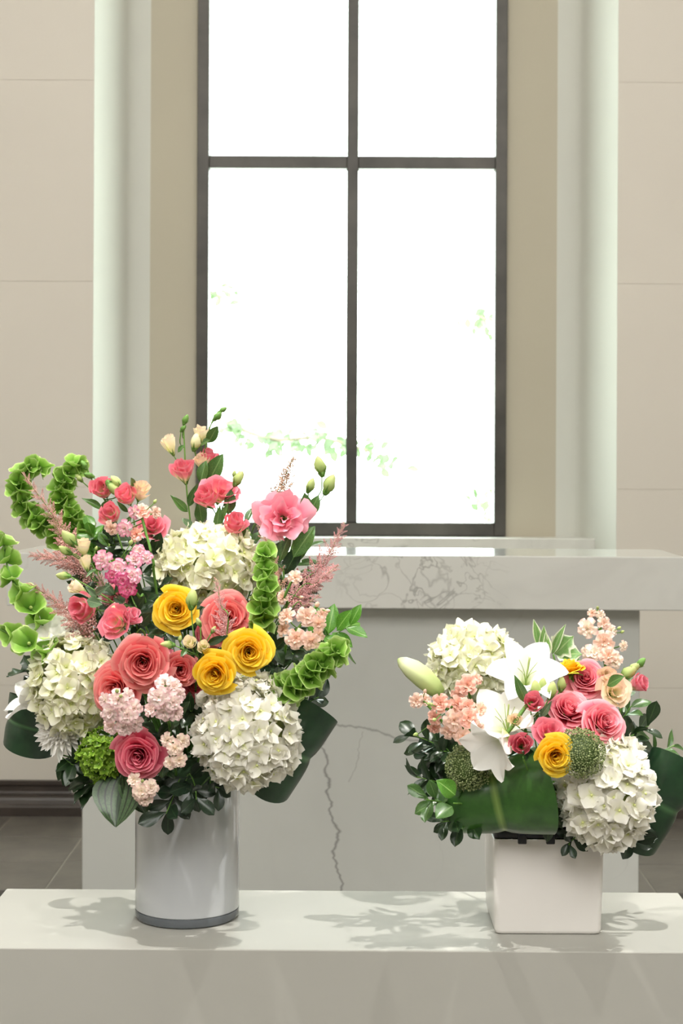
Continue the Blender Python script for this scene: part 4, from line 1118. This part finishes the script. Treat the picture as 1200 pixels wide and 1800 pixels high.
# bells of Ireland
bells(A1, [(110, 1140, 2.24), (66, 1090, 2.22), (45, 1052, 2.21), (18, 1012, 2.21), (8, 965, 2.22), (4, 936, 2.22)], 'bells of ireland stem arching up beside the altar end', 20, 2, 30, 0.25)
bells(A1, [(120, 1165, 2.20), (70, 1142, 2.18), (38, 1124, 2.175), (0, 1106, 2.18)], 'short drooping bells of ireland stem beside the white lily', 21, 2, 32, 0.3)
bells(A1, [(170, 1020, 2.32), (105, 945, 2.33), (55, 905, 2.33), (34, 865, 2.33), (42, 830, 2.33), (74, 822, 2.33)], 'hooked bells of ireland stem curling over at its tip', 19, 3, 16, 0.30)
bells(A1, [(215, 1040, 2.33), (165, 965, 2.33), (128, 912, 2.33), (108, 870, 2.33), (118, 835, 2.33), (135, 818, 2.33)], 'bells of ireland stem beside the pink lisianthus with slim buds', 20, 3, 16, 0.2)
bells(A1, [(455, 1130, 2.16), (462, 1080, 2.13), (466, 1030, 2.13), (464, 985, 2.14), (466, 970, 2.14)], 'upright bells of ireland stem beside the salmon coral rose', 17, 3, 14, 0.2)
bells(A1, [(470, 1240, 2.18), (505, 1212, 2.13), (545, 1188, 2.11), (575, 1160, 2.11), (598, 1142, 2.11)], 'bells of ireland stem pointing sideways above the rolled leaf', 21, 3, 15, 0.12)

# astilbe
astilbe(A1, (140, 1000, 2.27), (40, 832, 2.29), 'dusty pink astilbe plume in front of the hooked bells of ireland', 'astilbe_dusty', 34, 34, bend=(18, -14))
astilbe(A1, (165, 1015, 2.25), (52, 976, 2.26), 'dusty pink astilbe plume pointing sideways over the altar end', 'astilbe_dusty', 30, 30, bend=(0, 10))
astilbe(A1, (165, 1110, 2.20), (54, 1026, 2.22), 'dusty pink astilbe plume above the white lily', 'astilbe_dusty', 38, 34, bend=(12, -8))
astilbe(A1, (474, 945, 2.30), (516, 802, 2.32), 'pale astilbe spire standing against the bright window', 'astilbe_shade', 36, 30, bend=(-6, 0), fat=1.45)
astilbe(A1, (490, 1050, 2.23), (462, 925, 2.27), 'peach astilbe plume under the wide open lisianthus', 'astilbe_peach', 30, 30)
astilbe(A1, (500, 1065, 2.24), (606, 918, 2.28), 'rose pink astilbe plume reaching towards the window sill', 'astilbe_rose', 40, 36, bend=(6, -12))
astilbe(A1, (505, 1065, 2.21), (594, 994, 2.23), 'rose pink astilbe plume lying across the altar slab', 'astilbe_rose', 30, 28)
astilbe(A1, (500, 1090, 2.20), (562, 1046, 2.21), 'short rose pink astilbe plume above the peach stock', 'astilbe_rose', 20, 18)
astilbe(A1, (398, 1120, 2.085), (380, 1018, 2.10), 'pink astilbe plume in front of the salmon coral rose', 'astilbe_rose', 22, 26)
astilbe(A1, (200, 1075, 2.22), (172, 1010, 2.22), 'dusky rose astilbe plume behind the pink and white stock', 'astilbe_rose', 26, 20)

lily(A1, 112, 1142, 2.23, 84, W(-0.2, 0.8, 0.45), 'white lily half hidden behind the cream hydrangea', (0, 1, 2, 3, 4, 5), True, 0.4, pistil=False)
lily(A1, 88, 1240, 2.22, 84, W(-0.85, 0.5, 0.25), 'white lily drooping behind the white chrysanthemum', (0, 1, 2, 3, 4, 5), True, 1.0, pistil=False)

# leaves of the cylinder vase arrangement
rolled_leaf(A1, (510, 1312, 2.20), W(0.50, 0.85, 0.12), 40, 98, 'dark green aspidistra leaf rolled beside the large white hydrangea', 'aspidistra_dark', 130, -140, 0.05)
rolled_leaf(A1, (62, 1272, 2.30), W(0.25, 0.95, 0.1), 44, 52, 'very dark aspidistra leaf rolled behind the white chrysanthemum', 'aspidistra_dark', 130, -140, 0.1)
st = empty('striped_leaf', A1.foot(), 'grey green striped leaf folded down over the cylinder vase edge', 'leaf')
leaf_obj(st, at(222, 1352, 2.15), at(196, 1442, 2.10), 'broad', 'leaf_striped', 1.35, (-0.25, -1, 0.2), name='blade')
leaf_obj(st, at(222, 1352, 2.15), at(258, 1425, 2.12), 'broad', 'leaf_striped', 1.0, (0.4, -1, 0.2), name='blade')
stem_part(st, [st.location, A1.mouth.lerp(st.location, 0.4), at(222, 1352, 2.15)], 0.0016)
GF1 = 'dark leaf sprigs deep inside the cylinder vase arrangement'
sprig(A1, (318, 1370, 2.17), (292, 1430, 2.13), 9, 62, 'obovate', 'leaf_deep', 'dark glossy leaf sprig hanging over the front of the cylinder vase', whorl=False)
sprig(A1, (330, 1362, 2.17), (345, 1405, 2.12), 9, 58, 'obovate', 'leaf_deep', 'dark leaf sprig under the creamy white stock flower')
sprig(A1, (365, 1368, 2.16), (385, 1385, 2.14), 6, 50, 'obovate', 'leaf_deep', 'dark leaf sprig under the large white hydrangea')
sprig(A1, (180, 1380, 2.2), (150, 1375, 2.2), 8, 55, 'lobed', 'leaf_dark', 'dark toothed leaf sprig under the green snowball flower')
sprig(A1, (120, 1200, 2.28), (45, 1180, 2.27), 7, 62, 'lobed', 'leaf_dark', 'dark toothed leaf sprig behind the short bells of ireland')
sprig(A1, (540, 1130, 2.20), (618, 1098, 2.20), 10, 62, 'oval', 'leaf_bright', 'bright green leafy sprig sticking out beside the peach stock', nrm=(0.1, -0.8, 0.7))
sprig(A1, (545, 1150, 2.21), (600, 1140, 2.22), 6, 48, 'lance', 'leaf_mid', 'narrow green leaf sprig under the bright leafy sprig')
sprig(A1, (520, 1240, 2.24), (560, 1225, 2.23), 5, 45, 'broad', 'leaf_deep', 'dark round leaf sprig behind the sideways bells of ireland')
sprig(A1, (490, 1050, 2.26), (540, 960, 2.28), 9, 58, 'oval', 'leaf_mid', 'green leaf sprig between the astilbe plumes')
sprig(A1, (170, 990, 2.30), (160, 930, 2.30), 8, 50, 'oval', 'leaf_bright', 'fresh green leaf sprig behind the cream lisianthus cups')
sprig(A1, (460, 990, 2.30), (430, 915, 2.31), 6, 48, 'lance', 'leaf_mid', 'slim green leaf sprig behind the peach astilbe plume')
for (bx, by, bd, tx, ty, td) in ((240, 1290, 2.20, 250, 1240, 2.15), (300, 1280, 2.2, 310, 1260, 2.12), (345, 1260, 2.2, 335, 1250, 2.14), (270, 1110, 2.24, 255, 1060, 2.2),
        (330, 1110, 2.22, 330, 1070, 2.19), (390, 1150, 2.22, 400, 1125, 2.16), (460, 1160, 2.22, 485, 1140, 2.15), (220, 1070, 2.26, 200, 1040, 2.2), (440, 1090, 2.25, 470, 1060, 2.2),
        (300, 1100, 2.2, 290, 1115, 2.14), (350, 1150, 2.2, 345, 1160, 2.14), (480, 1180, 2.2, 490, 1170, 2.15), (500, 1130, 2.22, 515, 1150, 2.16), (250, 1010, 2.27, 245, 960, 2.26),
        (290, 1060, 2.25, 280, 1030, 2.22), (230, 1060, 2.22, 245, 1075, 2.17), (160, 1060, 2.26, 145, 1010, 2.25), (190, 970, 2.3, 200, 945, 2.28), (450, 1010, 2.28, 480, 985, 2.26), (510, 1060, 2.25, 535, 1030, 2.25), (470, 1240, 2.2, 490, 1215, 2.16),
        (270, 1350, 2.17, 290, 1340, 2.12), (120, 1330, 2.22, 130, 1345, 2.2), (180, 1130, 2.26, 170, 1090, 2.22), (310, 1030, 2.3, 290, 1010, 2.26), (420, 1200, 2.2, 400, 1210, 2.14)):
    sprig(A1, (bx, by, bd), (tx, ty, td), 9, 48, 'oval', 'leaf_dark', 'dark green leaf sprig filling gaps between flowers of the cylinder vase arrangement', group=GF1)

# ================================================================ arrangement in the square vase
ball(A2, 830, 1168, 2.35, 78, 'hyd_cream', 'hydrangea', 'cream hydrangea head behind the open lily', 'hydrangea', HYD, 130, 0.0160, W(-0.25, 0.5, 0.9), 0.92)
ball(A2, 1064, 1392, 2.14, 88, 'hyd_white', 'hydrangea', 'white hydrangea head hanging over the square vase corner', 'hydrangea', HYD, 160, 0.0160, W(0.2, 0.0, 1), 1.17)
rose(A2, 1029, 1190, 2.20, 35, 'rose_pink', 'pink rose below the cream stock spike in the square vase', W(-0.1, 0.5, 1), 0)
rose(A2, 1001, 1242, 2.15, 41, 'rose_pink', 'pink rose tilted up behind the deep pink lisianthus', W(0.15, 0.75, 0.8), 1)
rose(A2, 1064, 1268, 2.13, 42, 'rose_pink', 'pink rose directly above the square vase white hydrangea', W(0.35, 0.45, 0.9), 0)
rose(A2, 977, 1330, 2.06, 34, 'rose_yellow', 'yellow rose above the rolled leaf in the square vase', W(0.0, -0.02, 1), 1)
rose(A2, 1000, 1168, 2.20, 27, 'rose_yellow', 'yellow rose seen from behind beside the variegated leaves', W(-0.2, 0.9, 0.1), 2)

lily(A2, 923, 1206, 2.20, 92, W(-0.02, 0.72, 0.75), 'wide open white lily at the top of the square vase arrangement', (0, 1, 2, 3, 4, 5), False, R(60))
lily(A2, 893, 1300, 2.17, 100, W(-0.15, 0.85, 0.55), 'white lily below the open lily with broad upright petals', (0, 1, 2, 3, 4, 5), 'broad', R(20))
lily(A2, 890, 1290, 2.10, 86, W(-0.6, -0.42, 0.55), 'white lily with petals curling down over the green trachelium', (0, 1, 2, 3, 4, 5), 'broad', R(40), pistil=False)
lb = empty('lily', A2.foot(), 'closed pale green lily bud leaning out from the square vase', 'lily')
Bq, Tq = at(776, 1222, 2.22), at(699, 1158, 2.22)
put('bud', LILYBUD, lb, local(lb, frame(Bq, Tq - Bq, 0.6, ((Tq - Bq).length * 1.15, (Tq - Bq).length * 1.15, (Tq - Bq).length))), 'lily_bud')
stem_part(lb, [lb.location, A2.mouth.lerp(lb.location, 0.4), at(830, 1290, 2.24), Bq], 0.0022)

lisianthus(A2, [(950, 1370, 2.16), (940, 1300, 2.13), (936, 1260, 2.13)], [(935, 1238, 2.12, 21, 'cup', 'lisi_deep', W(0.0, 0.6, 1)), (905, 1268, 2.11, 14, 'cup', 'lisi_blush', W(-0.1, 0.5, 1))],
    'lisianthus with one deep pink and one tiny peach bloom below the open lily', buds=[(942, 1224, 2.15, 30, -0.1, 1), (966, 1226, 2.15, 30, 0.2, 1), (952, 1216, 2.16, 26, 0.1, 1), (985, 1214, 2.17, 26, 0.1, 1)],
    leaves=[(925, 1235, 905, 1190, 2.13, 'lance', 'leaf_mid'), (950, 1260, 968, 1235, 2.12, 'lance', 'leaf_grey')])
lisianthus(A2, [(930, 1370, 2.14), (920, 1335, 2.10)], [(916, 1310, 2.08, 23, 'cup', 'lisi_deep', W(-0.1, 0.35, 1))], 'deep pink lisianthus cup touching the curled lily petal')
lisianthus(A2, [(960, 1370, 2.15), (962, 1320, 2.11)], [(966, 1287, 2.09, 20, 'open', 'lisi_deep', W(0.1, 0.7, 0.9))], 'deep pink lisianthus directly above the yellow rose')
lisianthus(A2, [(1050, 1330, 2.25), (1090, 1250, 2.24), (1100, 1220, 2.24)], [(1120, 1203, 2.22, 20, 'cup', 'lisi_pink', W(0.7, 0.4, 0.6))], 'pink lisianthus on the outer edge beside the wall',
    buds=[(1092, 1192, 2.23, 34, 0.6, 0.5), (1106, 1180, 2.23, 24, 0.6, 0.5), (1118, 1172, 2.23, 22, 0.7, 0.7, 'sepal_green')], leaves=[(1088, 1205, 1112, 1190, 2.21, 'lance', 'leaf_mid'), (1090, 1225, 1116, 1215, 2.2, 'oval', 'leaf_grey')])
lisianthus(A2, [(1050, 1330, 2.22), (1070, 1260, 2.2), (1075, 1240, 2.2)], [(1080, 1216, 2.185, 21, 'open', 'lisi_blush', W(0.2, 0.4, 1)), (1066, 1190, 2.20, 18, 'cup', 'lisi_blush', W(0, 0.6, 1))],
    'creamy peach lisianthus pair beside the pink roses', leaves=[(1066, 1205, 1092, 1188, 2.17, 'oval', 'leaf_mid')])

stock(A2, [(850, 1340, 2.22), (815, 1280, 2.16), (785, 1245, 2.14)],
    [(773, 1236, 2.12, 19), (800, 1268, 2.10, 21), (826, 1262, 2.10, 20), (790, 1285, 2.12, 18), (760, 1262, 2.13, 16), (812, 1296, 2.11, 18), (825, 1240, 2.13, 17), (848, 1246, 2.13, 14), (762, 1282, 2.14, 14), (840, 1280, 2.12, 14), (806, 1236, 2.13, 17)],
    'stock_salmon', 'large salmon stock flower cluster beside the lilies', buds=[(735, 1290, 2.15, 10), (760, 1240, 2.12, 9), (765, 1265, 2.11, 10)], mats=['stock_salmon', 'stock_peach'])
stock(A2, [(850, 1300, 2.25), (830, 1240, 2.22), (823, 1210, 2.21)], [(822, 1202, 2.20, 21), (805, 1222, 2.2, 16), (838, 1190, 2.22, 13)], 'stock_salmon', 'salmon stock floret standing in front of the cream hydrangea')
stock(A2, [(820, 1320, 2.24), (770, 1260, 2.2), (742, 1230, 2.19)], [(730, 1232, 2.18, 15), (748, 1228, 2.19, 13)], 'stock_peach', 'small peach stock sprig under the lily bud', buds=[(746, 1218, 2.18, 9), (752, 1238, 2.17, 9)])
stock(A2, [(1040, 1320, 2.28), (1065, 1220, 2.27), (1058, 1130, 2.28), (1050, 1072, 2.29)],
    [(1030, 1105, 2.26, 20), (1062, 1128, 2.25, 21), (1045, 1145, 2.25, 17), (1082, 1160, 2.25, 18), (1070, 1152, 2.24, 17), (1098, 1135, 2.27, 11), (1032, 1148, 2.26, 15), (1062, 1095, 2.27, 13), (1075, 1108, 2.27, 12), (1056, 1080, 2.28, 9), (1040, 1078, 2.28, 9)],
    'stock_cream', 'tall cream stock spike at the top of the square vase arrangement', mats=['stock_cream', 'stock_peach', 'stock_cream'], buds=[(1050, 1070, 2.28, 8), (1085, 1106, 2.27, 8), (1090, 1112, 2.27, 8)])
trachelium(A2, 820, 1342, 2.13, 42, 'green trachelium head of tiny buds under the curled lily petals')
trachelium(A2, 1022, 1318, 2.07, 43, 'green trachelium head between the yellow rose and the white hydrangea')

va = empty('variegated_sprig', A2.foot(), 'cream edged variegated leaf sprig behind the open lily', 'foliage')
stem_part(va, [va.location, A2.mouth.lerp(va.location, 0.4), at(985, 1230, 2.28), at(972, 1150, 2.28)], 0.0014)
for (x0, y0, x1, y1, w) in ((945, 1135, 941, 1090, 0.8), (950, 1140, 958, 1102, 0.9), (960, 1155, 962, 1112, 0.9), (970, 1150, 990, 1098, 0.7), (975, 1150, 1006, 1118, 1.0), (978, 1150, 1022, 1148, 1.0), (990, 1152, 1024, 1160, 0.8)):
    leaf_obj(va, at(x0, y0, 2.27), at(x1, y1, 2.26), 'lobed' if w >= 1 else 'lance', 'leaf_variegated', w * 1.3)

rolled_leaf(A2, (876, 1404, 2.16), W(0.96, 0.22, 0.16), 53, 104, 'glossy green aspidistra leaf looped over the front of the square vase', 'aspidistra', 115, -120, 0.26)
rolled_leaf(A2, (1152, 1405, 2.22), W(0.48, 0.86, 0.1), 42, 95, 'aspidistra leaf rolled beside the white hydrangea of the square vase', 'aspidistra_dark', 130, -140, 0.05)
sprig(A2, (810, 1340, 2.24), (722, 1290, 2.22), 13, 58, 'obovate', 'leaf_dark', 'dark round leaf sprig under the salmon stock')
sprig(A2, (820, 1390, 2.22), (730, 1365, 2.21), 12, 58, 'lance', 'leaf_dark', 'pointed dark leaf sprig reaching towards the marble pedestal')
sprig(A2, (820, 1410, 2.18), (745, 1405, 2.13), 12, 56, 'obovate', 'leaf_mid', 'olive green leaf sprig beside the looped aspidistra leaf')
sprig(A2, (830, 1440, 2.17), (775, 1445, 2.13), 12, 56, 'obovate', 'leaf_dark', 'dark round leaf sprig hanging below the looped aspidistra leaf')
ml = empty('leaf_sprig', A2.foot(), 'two pale round leaves catching light beside the looped aspidistra leaf', 'foliage')
leaf_obj(ml, at(795, 1418, 2.10), at(765, 1432, 2.09), 'broad', 'leaf_mid', 1.6, (-0.2, -0.6, 0.9)); leaf_obj(ml, at(800, 1398, 2.11), at(772, 1372, 2.10), 'broad', 'leaf_bright', 1.1, (-0.2, -0.8, 0.6))
stem_part(ml, [ml.location, A2.mouth.lerp(ml.location, 0.4), at(830, 1420, 2.16), at(797, 1412, 2.105)], 0.0012)
sprig(A2, (1060, 1320, 2.25), (1140, 1275, 2.24), 10, 56, 'obovate', 'leaf_dark', 'dark round leaf sprig above the white hydrangea of the square vase')
sprig(A2, (1080, 1280, 2.27), (1110, 1240, 2.26), 6, 55, 'oval', 'leaf_mid', 'green leaf sprig under the creamy peach lisianthus pair')
sprig(A2, (1130, 1330, 2.26), (1185, 1310, 2.26), 6, 45, 'lance', 'leaf_mid', 'narrow leaf sprig above the rolled aspidistra leaf by the wall')
sprig(A2, (1085, 1450, 2.2), (1112, 1478, 2.17), 10, 58, 'obovate', 'leaf_deep', 'dark round leaf sprig under the rolled aspidistra leaf by the wall')
sprig(A2, (1010, 1470, 2.18), (1000, 1485, 2.15), 5, 34, 'obovate', 'leaf_deep', 'small dark leaf sprig below the square vase white hydrangea')
sprig(A2, (800, 1330, 2.26), (750, 1330, 2.25), 12, 54, 'obovate', 'leaf_deep', 'nearly black leaf sprig between the salmon stock and the pointed leaf sprig')
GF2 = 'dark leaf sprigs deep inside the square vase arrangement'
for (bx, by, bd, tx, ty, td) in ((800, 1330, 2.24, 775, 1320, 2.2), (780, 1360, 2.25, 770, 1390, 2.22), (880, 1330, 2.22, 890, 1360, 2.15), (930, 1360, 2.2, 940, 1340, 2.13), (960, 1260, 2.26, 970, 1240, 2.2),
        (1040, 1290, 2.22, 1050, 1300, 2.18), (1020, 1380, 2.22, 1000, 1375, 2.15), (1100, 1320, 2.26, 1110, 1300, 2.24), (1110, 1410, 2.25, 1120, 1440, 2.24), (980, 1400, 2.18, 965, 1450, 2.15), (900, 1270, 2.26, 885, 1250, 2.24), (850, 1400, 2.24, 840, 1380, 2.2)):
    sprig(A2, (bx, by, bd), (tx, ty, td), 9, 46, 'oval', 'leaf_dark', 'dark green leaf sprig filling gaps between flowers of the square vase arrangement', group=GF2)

# ================================================================ outside: leafy branches beyond the glass
plain('bark', S(120, 110, 96), 0.8, 0.2, 20)
leaf_mat('outdoor_leaf', S(76, 98, 66), S(96, 116, 82), S(96, 116, 82), trans=0.4)
def tree(trunk, branches, label):
    root = empty('tree', trunk[0], label, 'tree')
    put('trunk', M_('trunk', tube([p - root.location for p in catmull(trunk, 6)], 0.11, 0.07, 10), 'bark'), root, None, 'bark')
    for pts, n, L in branches:
        dense = catmull(pts, 10)
        br = put('branch', M_('branch', tube([p - root.location for p in dense], 0.022, 0.005, 5), 'bark'), root, None, 'bark')
        for i in range(n):
            q = dense[rnd.randrange(len(dense) // 3, len(dense))] + Vector((jit(0.12), jit(0.12), jit(0.06)))
            t = q + Vector((jit(1), jit(1), jit(0.8) - 0.3)).normalized() * L * rnd.uniform(0.7, 1.2)
            leaf_obj(root, q, t, 'oval', 'outdoor_leaf', 1.2, (jit(1), -1, 0.6), name='leaf').parent = br
tl = [Vector((-2.6, 10.5, -0.3)), Vector((-2.5, 10.5, 1.2)), Vector((-2.55, 10.4, 3.4))]
tree(tl, [([tl[1] + Vector((0, 0, 0.4)), at(300, 700, 10.3), at(400, 745, 10), at(480, 772, 9.8), at(560, 770, 9.8), at(640, 790, 9.8), at(680, 812, 9.8)], 130, 0.075),
          ([tl[1] + Vector((0, 0, 1.2)), at(310, 480, 10.6), at(355, 505, 10.5), at(392, 522, 10.5)], 32, 0.07)], 'leafy tree outside whose long branch crosses behind the window mullion')
tr = [Vector((2.9, 10.5, -0.3)), Vector((2.8, 10.5, 1.0)), Vector((2.85, 10.4, 3.0))]
tree(tr, [([tr[1] + Vector((0, 0, 1.0)), at(910, 580, 10.8), at(870, 566, 10.6), at(830, 552, 10.5)], 34, 0.07),
          ([tr[1], at(920, 900, 10.5), at(880, 880, 10), at(846, 868, 10)], 40, 0.07)], 'leafy tree outside whose two twigs show in a single lower pane')
